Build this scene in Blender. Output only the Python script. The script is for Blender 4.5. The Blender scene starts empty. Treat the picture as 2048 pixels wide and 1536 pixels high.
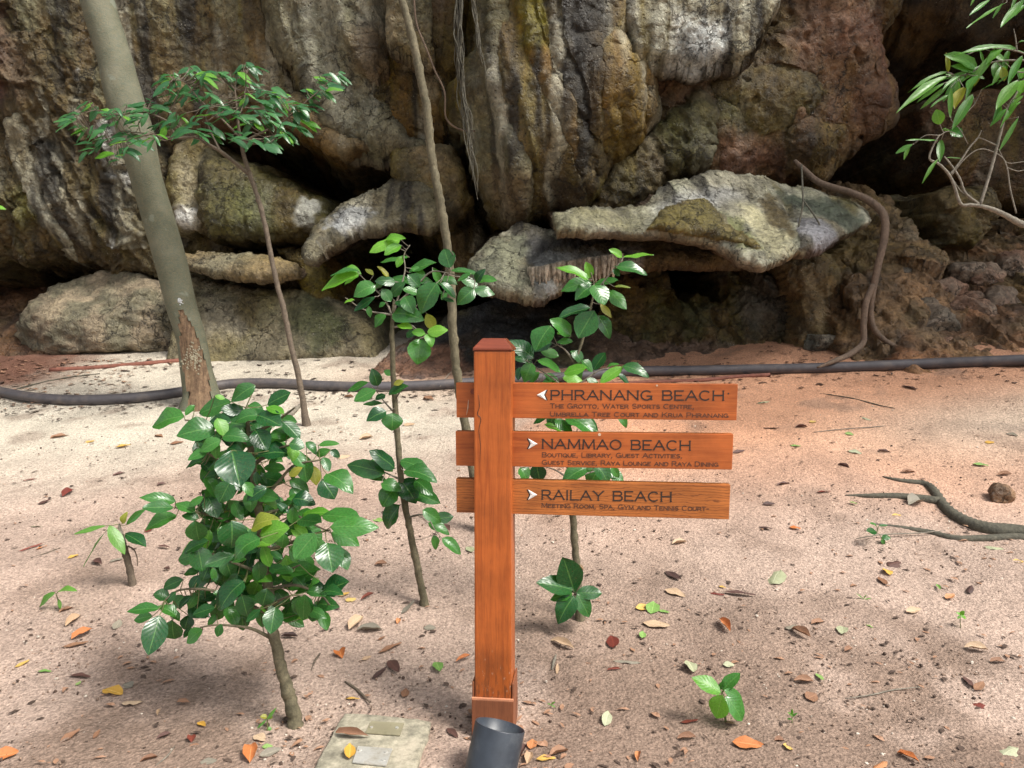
import bpy, bmesh, math, random
import numpy as np
from mathutils import Vector, Matrix, Quaternion

R = math.radians
rnd = random.Random(7)
scene = bpy.context.scene
C = scene.collection

# ------------------------------------------------------------------ camera, light, exposure
F, PITCH, CAMZ = 1539.0, R(3.6), 1.5
cam_d = bpy.data.cameras.new('camera')
cam_d.sensor_width = 36.0
cam_d.lens = F / 2048 * 36.0
cam_d.clip_end = 400
cam = bpy.data.objects.new('camera', cam_d)
cam.location = (0, 0, CAMZ)
cam.rotation_euler = (R(90) - PITCH, 0, 0)
C.objects.link(cam)
scene.camera = cam

SUN_EL, SUN_AZ = R(52), R(122)          # azimuth clockwise from +Y: from the right, a little behind the camera
world = bpy.data.worlds.new('World')
scene.world = world
world.use_nodes = True
wn = world.node_tree
wn.nodes.clear()
sky = wn.nodes.new('ShaderNodeTexSky')
sky.sky_type = 'NISHITA'
sky.sun_disc = False
sky.sun_elevation = SUN_EL
sky.sun_rotation = SUN_AZ
sky.dust_density = 4.0
hs = wn.nodes.new('ShaderNodeHueSaturation')
hs.inputs['Saturation'].default_value = 0.30      # overcast, filtered by leaves: nearly neutral
bg = wn.nodes.new('ShaderNodeBackground')
bg.inputs['Strength'].default_value = 0.12
wo = wn.nodes.new('ShaderNodeOutputWorld')
wn.links.new(sky.outputs[0], hs.inputs['Color'])
wn.links.new(hs.outputs[0], bg.inputs[0])
wn.links.new(bg.outputs[0], wo.inputs[0])

sun_d = bpy.data.lights.new('sun', 'SUN')
sun_d.energy = 2.3
sun_d.angle = R(18)
sun_d.color = (1.0, 0.95, 0.87)
sun = bpy.data.objects.new('sun', sun_d)
sdir = Vector((math.sin(SUN_AZ) * math.cos(SUN_EL), math.cos(SUN_AZ) * math.cos(SUN_EL), math.sin(SUN_EL)))
sun.rotation_euler = sdir.to_track_quat('Z', 'Y').to_euler()
sun.location = (6, -6, 12)
C.objects.link(sun)

vs = scene.view_settings
vs.view_transform = 'Standard'
vs.look = 'None'
vs.gamma = 1.0
vs.exposure = 0.95
vs.use_curve_mapping = False
scene.cycles.max_bounces = 6
scene.cycles.use_denoising = True

# ------------------------------------------------------------------ geometry helpers
FWD = Vector((0, math.cos(PITCH), -math.sin(PITCH)))
UPV = Vector((0, math.sin(PITCH), math.cos(PITCH)))

def ray(px, py):
    return FWD + Vector((1, 0, 0)) * ((px - 1024) / F) + UPV * ((768 - py) / F)

def W(px, py, Y):
    d = ray(px, py)
    return Vector((0, 0, CAMZ)) + d * (Y / d.y)

# --- noise
_p = np.random.RandomState(3).permutation(256)
_p = np.concatenate([_p, _p, _p]).astype(np.int32)
_g = np.random.RandomState(4).normal(size=(256, 3))
_g /= np.linalg.norm(_g, axis=1)[:, None]

def pn(x, y, z):
    x = np.asarray(x, float); y = np.asarray(y, float) + 0 * x; z = np.asarray(z, float) + 0 * x
    xi = np.floor(x).astype(np.int32); yi = np.floor(y).astype(np.int32); zi = np.floor(z).astype(np.int32)
    xf = x - xi; yf = y - yi; zf = z - zi
    u = xf ** 3 * (xf * (xf * 6 - 15) + 10); v = yf ** 3 * (yf * (yf * 6 - 15) + 10); w = zf ** 3 * (zf * (zf * 6 - 15) + 10)
    xi &= 255; yi &= 255; zi &= 255
    def gr(i, j, k):
        h = _p[_p[_p[xi + i] + yi + j] + zi + k]
        g = _g[h]
        return g[..., 0] * (xf - i) + g[..., 1] * (yf - j) + g[..., 2] * (zf - k)
    def lp(a, b, t): return a + t * (b - a)
    return lp(lp(lp(gr(0,0,0), gr(1,0,0), u), lp(gr(0,1,0), gr(1,1,0), u), v),
              lp(lp(gr(0,0,1), gr(1,0,1), u), lp(gr(0,1,1), gr(1,1,1), u), v), w) * 1.5

def fbm(x, y, z, o=4, ridged=False):
    s = 0; a = 1.0; t = 0
    for i in range(o):
        n = pn(x * 2 ** i + 17.3 * i, y * 2 ** i + 5.1 * i, z * 2 ** i + 9.7 * i)
        if ridged: n = 1 - 2 * np.abs(n)
        s = s + n * a; t += a; a *= 0.5
    return s / t

def sstep(a, b, x):
    t = np.clip((x - a) / (b - a), 0, 1)
    return t * t * (3 - 2 * t)

# --- ground height
_gy = np.array([-40, 2.4, 2.9, 3.4, 4.0, 5.0, 6.0, 6.6, 7.4, 8.5, 9.5, 11, 14, 40])
_gz = np.array([0, 0, .015, .085, .2, .4, .6, .73, .88, 1.12, 1.33, 1.58, 1.9, 2.2])
def gz(x, y):
    x = np.asarray(x, float); y = np.asarray(y, float)
    z = (np.interp(y - .15, _gy, _gz) + np.interp(y, _gy, _gz) + np.interp(y + .15, _gy, _gz)) / 3
    t = sstep(3.4, 7.2, y)
    xc = np.clip(x, -8, 8)
    z = z + t * np.where(xc > 0, .045 * xc + .02 * np.clip(xc - 1.5, 0, 4) ** 2, .02 * xc)
    z = z + .03 * pn(x * .55, y * .55, 3.3 + 0 * x) + .012 * pn(x * 1.9, y * 1.9, 1.3 + 0 * x)
    return z

def gzf(x, y): return float(gz(np.array([x]), np.array([y]))[0])

def G(px, py, off=0.0):
    d = ray(px, py)
    lo, hi = 1.5, 16.0
    for i in range(60):
        t = lo + (hi - lo) * i / 59
        p = Vector((0, 0, CAMZ)) + d * (t / d.y)
        if p.z <= gzf(p.x, p.y): break
    a, b = max(lo, t - (hi - lo) / 59), t
    for i in range(18):
        m = (a + b) / 2
        p = Vector((0, 0, CAMZ)) + d * (m / d.y)
        if p.z <= gzf(p.x, p.y): b = m
        else: a = m
    p = Vector((0, 0, CAMZ)) + d * (b / d.y)
    return Vector((p.x, p.y, gzf(p.x, p.y) + off))

# --- objects
def mesh_np(name, verts, faces, smooth=True, col=None):
    """faces: list of tuples or an (n,3|4) int array"""
    me = bpy.data.meshes.new(name)
    verts = np.asarray(verts, np.float32)
    if isinstance(faces, np.ndarray):
        n, k = faces.shape
        me.vertices.add(len(verts)); me.vertices.foreach_set('co', verts.ravel())
        me.loops.add(n * k); me.loops.foreach_set('vertex_index', faces.astype(np.int32).ravel())
        me.polygons.add(n)
        me.polygons.foreach_set('loop_start', np.arange(0, n * k, k, dtype=np.int32))
        me.polygons.foreach_set('loop_total', np.full(n, k, np.int32))
        me.update(calc_edges=True)
    else:
        me.from_pydata([tuple(map(float, v)) for v in verts], [], faces)
        me.update()
    me.polygons.foreach_set('use_smooth', np.full(len(me.polygons), smooth, bool))
    if col is not None:
        ca = me.color_attributes.new('Col', 'FLOAT_COLOR', 'POINT')
        c4 = np.ones((len(verts), 4), np.float32); c4[:, :3] = col
        ca.data.foreach_set('color', c4.ravel())
    return me

def link(name, me, mat=None, parent=None):
    o = bpy.data.objects.new(name, me)
    C.objects.link(o)
    if mat is not None and me is not None and not me.materials: me.materials.append(mat)
    if parent is not None: o.parent = parent
    return o

def tag(o, label=None, cat=None, group=None, kind=None):
    if label: o['label'] = label
    if cat: o['category'] = cat
    if group: o['group'] = group
    if kind: o['kind'] = kind
    return o

def empty(name, loc, label=None, cat=None, group=None):
    o = bpy.data.objects.new(name, None)
    o.empty_display_size = .1
    o.location = loc
    C.objects.link(o)
    return tag(o, label, cat, group)

def localize(me, loc):
    me.transform(Matrix.Translation(-Vector(loc)))
    return me

class MB:
    """collects shapes into one mesh"""
    def __init__(s): s.v = []; s.f = []
    def add(s, v, f):
        b = len(s.v); s.v += [tuple(p) for p in v]; s.f += [tuple(i + b for i in q) for q in f]
    def tube(s, pts, rad, seg=8, cap=True, wob=0):
        pts = [Vector(p) for p in pts]
        n = len(pts); vs_ = []; fs = []
        up = Vector((.13, .31, .94)); 
        pa = None
        for i, p in enumerate(pts):
            t = (pts[min(i + 1, n - 1)] - pts[max(i - 1, 0)]).normalized()
            a = (pa if pa is not None else (up.cross(t) if abs(t.dot(up)) < .95 else Vector((1, 0, 0))))
            a = (a - t * a.dot(t)).normalized(); pa = a
            b = t.cross(a)
            r = rad[i] if hasattr(rad, '__len__') else rad
            for k in range(seg):
                th = 2 * math.pi * k / seg
                rr = r * (1 + (wob * math.sin(3.1 * i + 2.3 * k) if wob else 0))
                vs_.append(p + (a * math.cos(th) + b * math.sin(th)) * rr)
        for i in range(n - 1):
            for k in range(seg):
                k2 = (k + 1) % seg
                fs.append((i * seg + k, i * seg + k2, (i + 1) * seg + k2, (i + 1) * seg + k))
        if cap:
            fs.append(tuple(reversed(range(seg)))); fs.append(tuple(range((n - 1) * seg, n * seg)))
        s.add(vs_, fs)
    def box(s, lo, hi, M=None):
        x0, y0, z0 = lo; x1, y1, z1 = hi
        v = [Vector(p) for p in ((x0,y0,z0),(x1,y0,z0),(x1,y1,z0),(x0,y1,z0),(x0,y0,z1),(x1,y0,z1),(x1,y1,z1),(x0,y1,z1))]
        if M is not None: v = [M @ p for p in v]
        s.add(v, [(3,2,1,0),(4,5,6,7),(0,1,5,4),(1,2,6,5),(2,3,7,6),(3,0,4,7)])
    def build(s, name, mat, parent=None, smooth=True, bevel=0, loc=None):
        me = bpy.data.meshes.new(name)
        me.from_pydata([tuple(p) for p in s.v], [], s.f)
        if bevel:
            bm = bmesh.new(); bm.from_mesh(me)
            bmesh.ops.bevel(bm, geom=list(bm.edges), offset=bevel, segments=2, affect='EDGES', profile=.6)
            bm.to_mesh(me); bm.free()
        me.update()
        me.polygons.foreach_set('use_smooth', np.full(len(me.polygons), smooth, bool))
        if loc is not None: localize(me, loc)
        return link(name, me, mat, parent)

def catmull(pts, n=6):
    pts = [Vector(p) for p in pts]
    if len(pts) < 3: return pts
    P = [pts[0] * 2 - pts[1]] + pts + [pts[-1] * 2 - pts[-2]]
    out = []
    for i in range(1, len(P) - 2):
        for k in range(n):
            t = k / n
            out.append(.5 * ((2 * P[i]) + (P[i+1] - P[i-1]) * t + (2*P[i-1] - 5*P[i] + 4*P[i+1] - P[i+2]) * t*t + (3*P[i] - P[i-1] - 3*P[i+1] + P[i+2]) * t**3))
    out.append(pts[-1])
    return out

def lerp_list(vals, m):
    x = np.linspace(0, len(vals) - 1, m)
    return list(np.interp(x, range(len(vals)), vals))

# ------------------------------------------------------------------ materials
class NT:
    def __init__(s, name):
        s.m = bpy.data.materials.new(name); s.m.use_nodes = True
        s.t = s.m.node_tree; s.t.nodes.clear()
        s.out = s.n('ShaderNodeOutputMaterial'); s.b = s.n('ShaderNodeBsdfPrincipled')
        s.l(s.b.outputs[0], s.out.inputs[0])
    def n(s, typ, **kw):
        nd = s.t.nodes.new(typ)
        for k, v in kw.items():
            if k.startswith('_'): setattr(nd, k[1:], v)
            else: nd.inputs[k.replace('__', ' ')].default_value = v
        return nd
    def l(s, a, b): s.t.links.new(a, b)
    def coord(s, kind='Object', scale=(1,1,1), rot=(0,0,0)):
        tc = s.n('ShaderNodeTexCoord'); mp = s.n('ShaderNodeMapping')
        mp.inputs['Scale'].default_value = scale; mp.inputs['Rotation'].default_value = rot
        s.l(tc.outputs[kind], mp.inputs[0]); return mp.outputs[0]
    def noise(s, v, scale, detail=4, rough=.55, dist=0):
        nd = s.n('ShaderNodeTexNoise', Scale=scale, Detail=detail, Roughness=rough, Distortion=dist)
        s.l(v, nd.inputs['Vector']); return nd.outputs['Fac']
    def vor(s, v, scale, feature='F1', out='Distance', rand=1.0):
        nd = s.n('ShaderNodeTexVoronoi', Scale=scale, Randomness=rand); nd.feature = feature
        s.l(v, nd.inputs['Vector']); return nd.outputs[out]
    def ramp(s, f, stops, interp='LINEAR'):
        nd = s.n('ShaderNodeValToRGB'); cr = nd.color_ramp; cr.interpolation = interp
        while len(cr.elements) < len(stops): cr.elements.new(.5)
        for e, (p, c) in zip(cr.elements, stops):
            e.position = p; e.color = (*(c if hasattr(c, '__len__') else (c, c, c)), 1)
        s.l(f, nd.inputs[0]); return nd.outputs[0]
    def mix(s, fac, a, b, mode='MIX'):
        nd = s.n('ShaderNodeMix', _data_type='RGBA', _blend_type=mode)
        for sock, val in ((nd.inputs[0], fac), (nd.inputs[6], a), (nd.inputs[7], b)):
            if hasattr(val, 'node'): s.l(val, sock)
            elif hasattr(val, '__len__'): sock.default_value = (*val, 1)
            else: sock.default_value = val
        return nd.outputs[2]
    def math(s, op, a, b=0.0):
        nd = s.n('ShaderNodeMath', _operation=op)
        for sock, val in ((nd.inputs[0], a), (nd.inputs[1], b)):
            if hasattr(val, 'node'): s.l(val, sock)
            else: sock.default_value = val
        return nd.outputs[0]
    def base(s, c):
        if hasattr(c, 'node'): s.l(c, s.b.inputs['Base Color'])
        else: s.b.inputs['Base Color'].default_value = (*c, 1)
    def rough(s, r):
        if hasattr(r, 'node'): s.l(r, s.b.inputs['Roughness'])
        else: s.b.inputs['Roughness'].default_value = r
    def bump(s, h, strength=.5, dist=.01):
        prev = s.b.inputs['Normal'].links
        bp = s.n('ShaderNodeBump', Strength=strength, Distance=dist)
        s.l(h, bp.inputs['Height'])
        if prev: s.l(prev[0].from_socket, bp.inputs['Normal'])
        s.l(bp.outputs[0], s.b.inputs['Normal'])

def make_rock(name='rock', attr=True, c=(.2,.18,.13), gain=1.0):
    m = NT(name); v = m.coord('Object')
    if attr:
        at = m.n('ShaderNodeAttribute'); at.attribute_name = 'Col'; basec = at.outputs['Color']
    else: basec = c
    n1 = m.noise(v, 3.0, 8, .65, .4); n2 = m.noise(v, 30, 6, .7); n3 = m.noise(v, 11, 8, .7, .8)
    c1 = m.mix(1.0, basec, m.ramp(n1, [(.32, .55), (.5, 1.0), (.68, 1.45)]), 'MULTIPLY')
    c1 = m.mix(1.0, c1, m.ramp(n3, [(.34, .58), (.5, 1.0), (.66, 1.35)]), 'MULTIPLY')
    c2 = m.mix(1.0, c1, m.ramp(n2, [(.34, .68), (.5, 1.0), (.66, 1.28)]), 'MULTIPLY')
    # pits, and cracks along bent cell borders
    pit = m.vor(v, 19); pit2 = m.vor(v, 46)
    dark = m.ramp(pit, [(.08, .15), (.24, 1.0)])
    msk = m.ramp(m.noise(v, 1.3, 3), [(.46, 0.0), (.62, 1.0)])
    c3 = m.mix(msk, c2, m.mix(1.0, c2, dark, 'MULTIPLY'))
    bend = m.n('ShaderNodeVectorMath', _operation='ADD')
    nv = m.n('ShaderNodeTexNoise', Scale=2.2, Detail=6.0, Roughness=.65); m.l(v, nv.inputs['Vector'])
    sc_ = m.n('ShaderNodeVectorMath', _operation='SCALE'); sc_.inputs['Scale'].default_value = .55; m.l(nv.outputs['Color'], sc_.inputs[0])
    m.l(v, bend.inputs[0]); m.l(sc_.outputs[0], bend.inputs[1])
    edge = m.vor(bend.outputs[0], 3.4, 'DISTANCE_TO_EDGE')
    crk = m.ramp(edge, [(.0, 1.0), (.028, 0.0)])
    cm = m.ramp(m.noise(v, .9, 3), [(.46, 0.0), (.60, 1.0)])
    crk = m.math('MULTIPLY', crk, cm)
    c3 = m.mix(m.math('MULTIPLY', crk, .8), c3, (.012, .009, .006))
    # lichen flecks
    fl = m.ramp(m.noise(v, 50, 4, .75), [(.62, 0.0), (.67, 1.0)])
    fm = m.ramp(m.noise(v, 1.9, 3), [(.50, 0.0), (.62, .9)])
    c4 = m.mix(m.math('MULTIPLY', fl, fm), c3, (.50, .47, .38))
    m.base(c4)
    m.rough(m.ramp(m.noise(v, 5, 4), [(.35, .30), (.65, .85)]))
    m.b.inputs['Specular IOR Level'].default_value = .5
    h = m.math('ADD', m.math('ADD', m.math('MULTIPLY', n3, 1.1), m.math('MULTIPLY', m.ramp(pit, [(0, 0.0), (.3, 1.0)]), .4)), m.math('MULTIPLY', crk, -.8))
    m.bump(h, .85, .055)
    m.bump(m.math('ADD', n2, m.math('MULTIPLY', pit2, .5)), .6, .012)
    return m.m

def make_ground():
    m = NT('sandy_soil'); v = m.coord('Object')
    at = m.n('ShaderNodeAttribute'); at.attribute_name = 'Col'
    n0 = m.noise(v, 1.6, 6, .6)
    c = m.mix(1.0, at.outputs['Color'], m.ramp(n0, [(.3, .82), (.7, 1.16)]), 'MULTIPLY')
    grain = m.vor(v, 120, out='Color')
    sep = m.n('ShaderNodeSeparateColor'); m.l(grain, sep.inputs[0])
    c = m.mix(1.0, c, m.ramp(sep.outputs[0], [(0, .78), (.5, 1.0), (1, 1.2)]), 'MULTIPLY')
    c = m.mix(1.0, c, m.ramp(m.noise(v, 55, 4, .7), [(.32, .62), (.5, 1.0), (.68, 1.2)]), 'MULTIPLY')
    specks = m.ramp(m.noise(v, 24, 6, .75), [(.27, 1.0), (.36, 0.0)])
    c = m.mix(m.math('MULTIPLY', specks, .6), c, (.075, .05, .038))
    pale = m.ramp(m.noise(v, 95, 2, .6), [(.70, 0.0), (.76, .7)])
    c = m.mix(pale, c, (.62, .54, .45))
    m.base(c); m.rough(.92)
    m.b.inputs['Specular IOR Level'].default_value = .2
    m.bump(m.math('ADD', m.noise(v, 26, 6, .7), m.math('MULTIPLY', m.vor(v, 75), .5)), .8, .015)
    m.bump(m.noise(v, 130, 3, .7), .7, .006)
    return m.m

def make_bark(name, c1, c2, sc=(6, 6, 3), fine=40, rough=.85, bs=.5):
    m = NT(name); v = m.coord('Object', sc)
    n = m.noise(v, 2.0, 8, .65, .5)
    c = m.ramp(n, [(.3, c1), (.7, c2)])
    v2 = m.coord('Object')
    c = m.mix(1.0, c, m.ramp(m.noise(v2, fine, 5, .7), [(.3, .6), (.7, 1.35)]), 'MULTIPLY')
    m.base(c); m.rough(rough)
    m.bump(m.noise(v2, fine * .7, 6, .7), bs, .012)
    return m.m

def make_trunk_bark():
    m = NT('smooth_mottled_bark'); v = m.coord('Object')
    n = m.noise(v, 4.0, 6, .6, .5)
    c = m.ramp(n, [(.3, (.072, .080, .052)), (.5, (.108, .116, .078)), (.72, (.150, .150, .105))])
    ln = m.noise(m.coord('Object', (1, 1, 2.2)), 11, 6, .75, 2.0)
    net = m.ramp(ln, [(.47, 0.0), (.5, 1.0), (.53, 0.0)])
    c = m.mix(m.math('MULTIPLY', net, .55), c, (.24, .19, .10))
    c = m.mix(m.ramp(m.noise(v, 7, 3), [(.64, 0.0), (.7, .6)]), c, (.20, .22, .17))
    m.base(c); m.rough(.8); m.bump(m.noise(v, 30, 6, .7), .5, .01); m.bump(ln, .35, .02)
    return m.m

def make_leaf(name, c1, c2, vein, rough=.33, trans=.25, bl=.0):
    m = NT(name)
    uv = m.n('ShaderNodeUVMap'); sp = m.n('ShaderNodeSeparateXYZ'); m.l(uv.outputs[0], sp.inputs[0])
    oi = m.n('ShaderNodeObjectInfo')
    c = m.mix(oi.outputs['Random'], c1, c2)
    # midrib and side veins from the leaf's own coordinates: u along, v across (0 at midrib)
    av = m.math('ABSOLUTE', sp.outputs[1])
    mid = m.ramp(av, [(.03, 1.0), (.075, 0.0)])
    sv = m.math('SINE', m.math('MULTIPLY', m.math('SUBTRACT', sp.outputs[0], m.math('MULTIPLY', av, .30)), 46))
    side = m.ramp(sv, [(.88, 0.0), (1.0, 1.0)])
    vm = m.math('MAXIMUM', m.math('MULTIPLY', mid, .5), m.math('MULTIPLY', side, .10))
    c = m.mix(vm, c, vein)
    v = m.coord('Object')
    c = m.mix(1.0, c, m.ramp(m.noise(v, 18, 4), [(.3, .75), (.7, 1.22)]), 'MULTIPLY')
    if bl: c = m.mix(m.ramp(m.noise(v, 30, 3), [(.6, 0.0), (.68, bl)]), c, (.16, .10, .03))
    m.base(c); m.rough(rough)
    m.b.inputs['Specular IOR Level'].default_value = .55
    m.bump(m.math('ADD', m.math('MULTIPLY', sv, .3), m.math('MULTIPLY', mid, -1.2)), .17, .003)
    tr = m.n('ShaderNodeBsdfTranslucent'); m.l(m.mix(1.0, c, (1.6, 1.9, .7), 'MULTIPLY'), tr.inputs['Color'])
    mx = m.n('ShaderNodeMixShader'); mx.inputs[0].default_value = trans
    m.l(m.b.outputs[0], mx.inputs[1]); m.l(tr.outputs[0], mx.inputs[2]); m.l(mx.outputs[0], m.out.inputs[0])
    return m.m

def make_dryleaf(name, c1, c2, spot=(.06, .03, .02), rough=.6):
    m = NT(name)
    uv = m.n('ShaderNodeUVMap'); sp = m.n('ShaderNodeSeparateXYZ'); m.l(uv.outputs[0], sp.inputs[0])
    oi = m.n('ShaderNodeObjectInfo'); c = m.mix(oi.outputs['Random'], c1, c2)
    v = m.coord('Object')
    c = m.mix(m.ramp(m.noise(v, 26, 5, .7), [(.52, 0.0), (.68, .75)]), c, spot)
    mid = m.ramp(m.math('ABSOLUTE', sp.outputs[1]), [(.02, .6), (.06, 0.0)])
    c = m.mix(mid, c, tuple(min(1, k * 1.5) for k in c2))
    m.base(c); m.rough(rough); m.bump(m.noise(v, 60, 4), .4, .004)
    return m.m

def make_wood(name, c1, c2, dark, axis='x', knots=False, weather=0, rough=.42):
    m = NT(name)
    sc = {'x': (1.6, 24, 24), 'z': (24, 24, 1.6)}[axis]
    v = m.coord('Object', sc)
    n = m.noise(v, 1.6 if not knots else 1.0, 8, .62, 1.2 if not knots else 2.4)
    c = m.ramp(n, [(.25, c1), (.5, c2), (.75, tuple(k * 1.15 for k in c2))])
    c = m.mix(1.0, c, m.ramp(m.noise(m.coord('Object'), 5, 4, .6), [(.3, .72), (.7, 1.22)]), 'MULTIPLY')
    v2 = m.coord('Object', tuple(k * (3.0 if k > 2 else 1.2) for k in sc))
    gl = m.ramp(m.noise(v2, 2.2, 6, .7, .6), [(.52, 0.0), (.60, .32), (.64, 0.0)])
    c = m.mix(gl, c, dark)
    if knots:
        w = m.n('ShaderNodeTexWave', Scale=3.2, Distortion=9.0, Detail=3.0, **{'Detail__Scale': 1.3}); w.bands_direction = 'Z'
        m.l(m.coord('Object', (2.6, 8, 9)), w.inputs['Vector'])
        c = m.mix(m.ramp(w.outputs['Fac'], [(.0, .75), (.16, 0.0)]), c, dark)
    if weather:
        tc = m.n('ShaderNodeTexCoord'); s2 = m.n('ShaderNodeSeparateXYZ'); m.l(tc.outputs['Object'], s2.inputs[0])
        low = m.ramp(s2.outputs[2], [(.17, 1.0), (.36, 0.0)])
        sm = m.ramp(m.noise(m.coord('Object', (30, 30, 6)), 2.2, 6, .7), [(.46, 0.0), (.60, 1.0)])
        c = m.mix(m.math('MULTIPLY', m.math('MULTIPLY', low, sm), .6), c, (.05, .025, .014))
        pl = m.ramp(m.noise(m.coord('Object', (40, 40, 14)), 2.4, 4, .7), [(.63, 0.0), (.68, .8)])
        c = m.mix(m.math('MULTIPLY', low, pl), c, (.42, .30, .22))
    m.base(c); m.rough(rough)
    m.b.inputs['Specular IOR Level'].default_value = .4
    m.bump(m.noise(v2, 3.0, 6, .7), .3, .003)
    return m.m

def simple(name, c, rough=.6, metal=0, var=.25, scale=20, bump=.2, dirt=None):
    m = NT(name); v = m.coord('Object')
    col = m.mix(1.0, c, m.ramp(m.noise(v, scale, 5, .65), [(.3, 1 - var), (.7, 1 + var)]), 'MULTIPLY')
    if dirt: col = m.mix(m.ramp(m.noise(v, scale * .5, 6, .75), [(.5, 0.0), (.68, .8)]), col, dirt)
    m.base(col); m.rough(rough); m.b.inputs['Metallic'].default_value = metal
    m.bump(m.noise(v, scale * 3, 4), bump, .004)
    return m.m

M = {}
M['rock'] = make_rock('cliff_rock')
M['soil'] = make_ground()
M['trunk'] = make_trunk_bark()
M['scar'] = make_bark('exposed_wood', (.075, .042, .025), (.25, .165, .095), (20, 20, 2.5), 30, .9, .8)
M['stem'] = make_bark('grey_green_stem_bark', (.065, .058, .032), (.165, .14, .085), (10, 10, 8), 60)
M['stem_brown'] = make_bark('brown_stem_bark', (.075, .057, .040), (.155, .12, .085), (10, 10, 8), 60)
M['stem_pale'] = make_bark('pale_twig_bark', (.13, .115, .09), (.27, .24, .19), (10, 10, 8), 60)
M['twig_green'] = simple('green_twig', (.13, .14, .05), .6)
M['vine'] = make_bark('aerial_root_bark', (.085, .058, .040), (.18, .125, .085), (10, 10, 4), 50)
M['root'] = make_bark('surface_root_bark', (.05, .048, .035), (.115, .105, .075), (10, 10, 10), 60)
M['leaf'] = make_leaf('glossy_green_leaf', (.008, .060, .018), (.055, .20, .034), (.12, .28, .07), .26, .25, .45)
M['leaf_bright'] = make_leaf('young_bright_leaf', (.085, .27, .025), (.15, .36, .04), (.25, .45, .10), .36, .35)
M['leaf_yellow'] = make_leaf('yellowing_leaf', (.28, .27, .03), (.17, .24, .03), (.38, .38, .10), .42, .3, .5)
M['leaf_dark'] = make_leaf('dark_sapling_leaf', (.030, .115, .045), (.065, .19, .065), (.12, .24, .10), .28, .25)
M['leaf_long'] = make_leaf('pale_long_leaf', (.065, .21, .04), (.13, .30, .055), (.22, .38, .11), .36, .35, .2)
M['dry_brown'] = make_dryleaf('dry_brown_leaf', (.20, .095, .05), (.30, .16, .09))
M['dry_dark'] = make_dryleaf('dry_dark_leaf', (.055, .030, .026), (.12, .055, .042))
M['dry_tan'] = make_dryleaf('dry_tan_leaf', (.42, .28, .17), (.52, .38, .25), (.22, .12, .07))
M['dry_yellow'] = make_dryleaf('fallen_yellow_leaf', (.55, .30, .04), (.58, .42, .14), (.34, .18, .04))
M['dry_orange'] = make_dryleaf('fallen_orange_leaf', (.48, .15, .035), (.50, .25, .12), (.22, .06, .025))
M['dry_red'] = make_dryleaf('fallen_red_leaf', (.14, .022, .014), (.20, .045, .025))
M['dry_green'] = make_dryleaf('fallen_green_leaf', (.14, .30, .06), (.26, .38, .12), (.28, .28, .10))
M['dry_pale'] = make_dryleaf('fallen_pale_leaf', (.32, .34, .20), (.40, .41, .28), (.24, .27, .10))
M['dry_grey'] = make_dryleaf('fallen_grey_leaf', (.20, .18, .14), (.27, .24, .18), (.10, .08, .06))
M['post'] = make_wood('varnished_post_wood', (.26, .055, .011), (.40, .100, .020), (.11, .028, .010), 'z', weather=1)
M['board'] = make_wood('varnished_board_wood', (.28, .060, .013), (.42, .108, .024), (.13, .035, .012), 'x')
M['board_knot'] = make_wood('figured_board_wood', (.26, .070, .015), (.45, .145, .034), (.13, .042, .014), 'x', knots=True)
M['cap'] = make_wood('dark_cap_wood', (.13, .026, .014), (.21, .048, .022), (.06, .014, .010), 'x', rough=.3)
M['ink'] = simple('engraved_dark_paint', (.028, .017, .012), .5, 0, .3, 60)
M['ink_worn'] = simple('worn_engraved_paint', (.085, .032, .016), .6, 0, .55, 90)
M['white'] = simple('white_inlay', (.80, .79, .74), .45, 0, .06, 40)
M['pale_line'] = simple('pale_bare_edge', (.58, .44, .32), .7)
M['tube'] = simple('black_blue_plastic', (.032, .040, .052), .42, 0, .3, 14, .12, (.075, .082, .088))
M['tube_in'] = simple('dark_inside', (.012, .013, .015), .5)
M['pipe'] = simple('grey_plastic_pipe', (.080, .073, .078), .5, 0, .18, 9, .1, (.14, .115, .10))
M['rust'] = simple('rusty_brown_pipe', (.20, .075, .05), .8, 0, .3, 20, .3)
M['slab'] = simple('mossy_paving_stone', (.30, .275, .205), .9, 0, .5, 22, 1.0, (.46, .40, .31))
M['plate'] = simple('dull_zinc_plate', (.33, .30, .20), .55, .25, .25, 25, .15, (.20, .18, .11))
M['plate2'] = simple('bare_zinc_plate', (.55, .54, .50), .45, .35, .2, 25, .15, (.26, .22, .15))
M['crumb'] = simple('soil_crumb', (.24, .165, .12), .95, 0, .5, 40, .4)
M['bit'] = simple('dark_litter_bit', (.075, .048, .035), .9, 0, .5, 30, .3)
# ------------------------------------------------------------------ ground
def lin(*c): return np.array([((k / 255 + .055) / 1.055) ** 2.4 if k > 10 else k / 255 / 12.92 for k in c])

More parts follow.
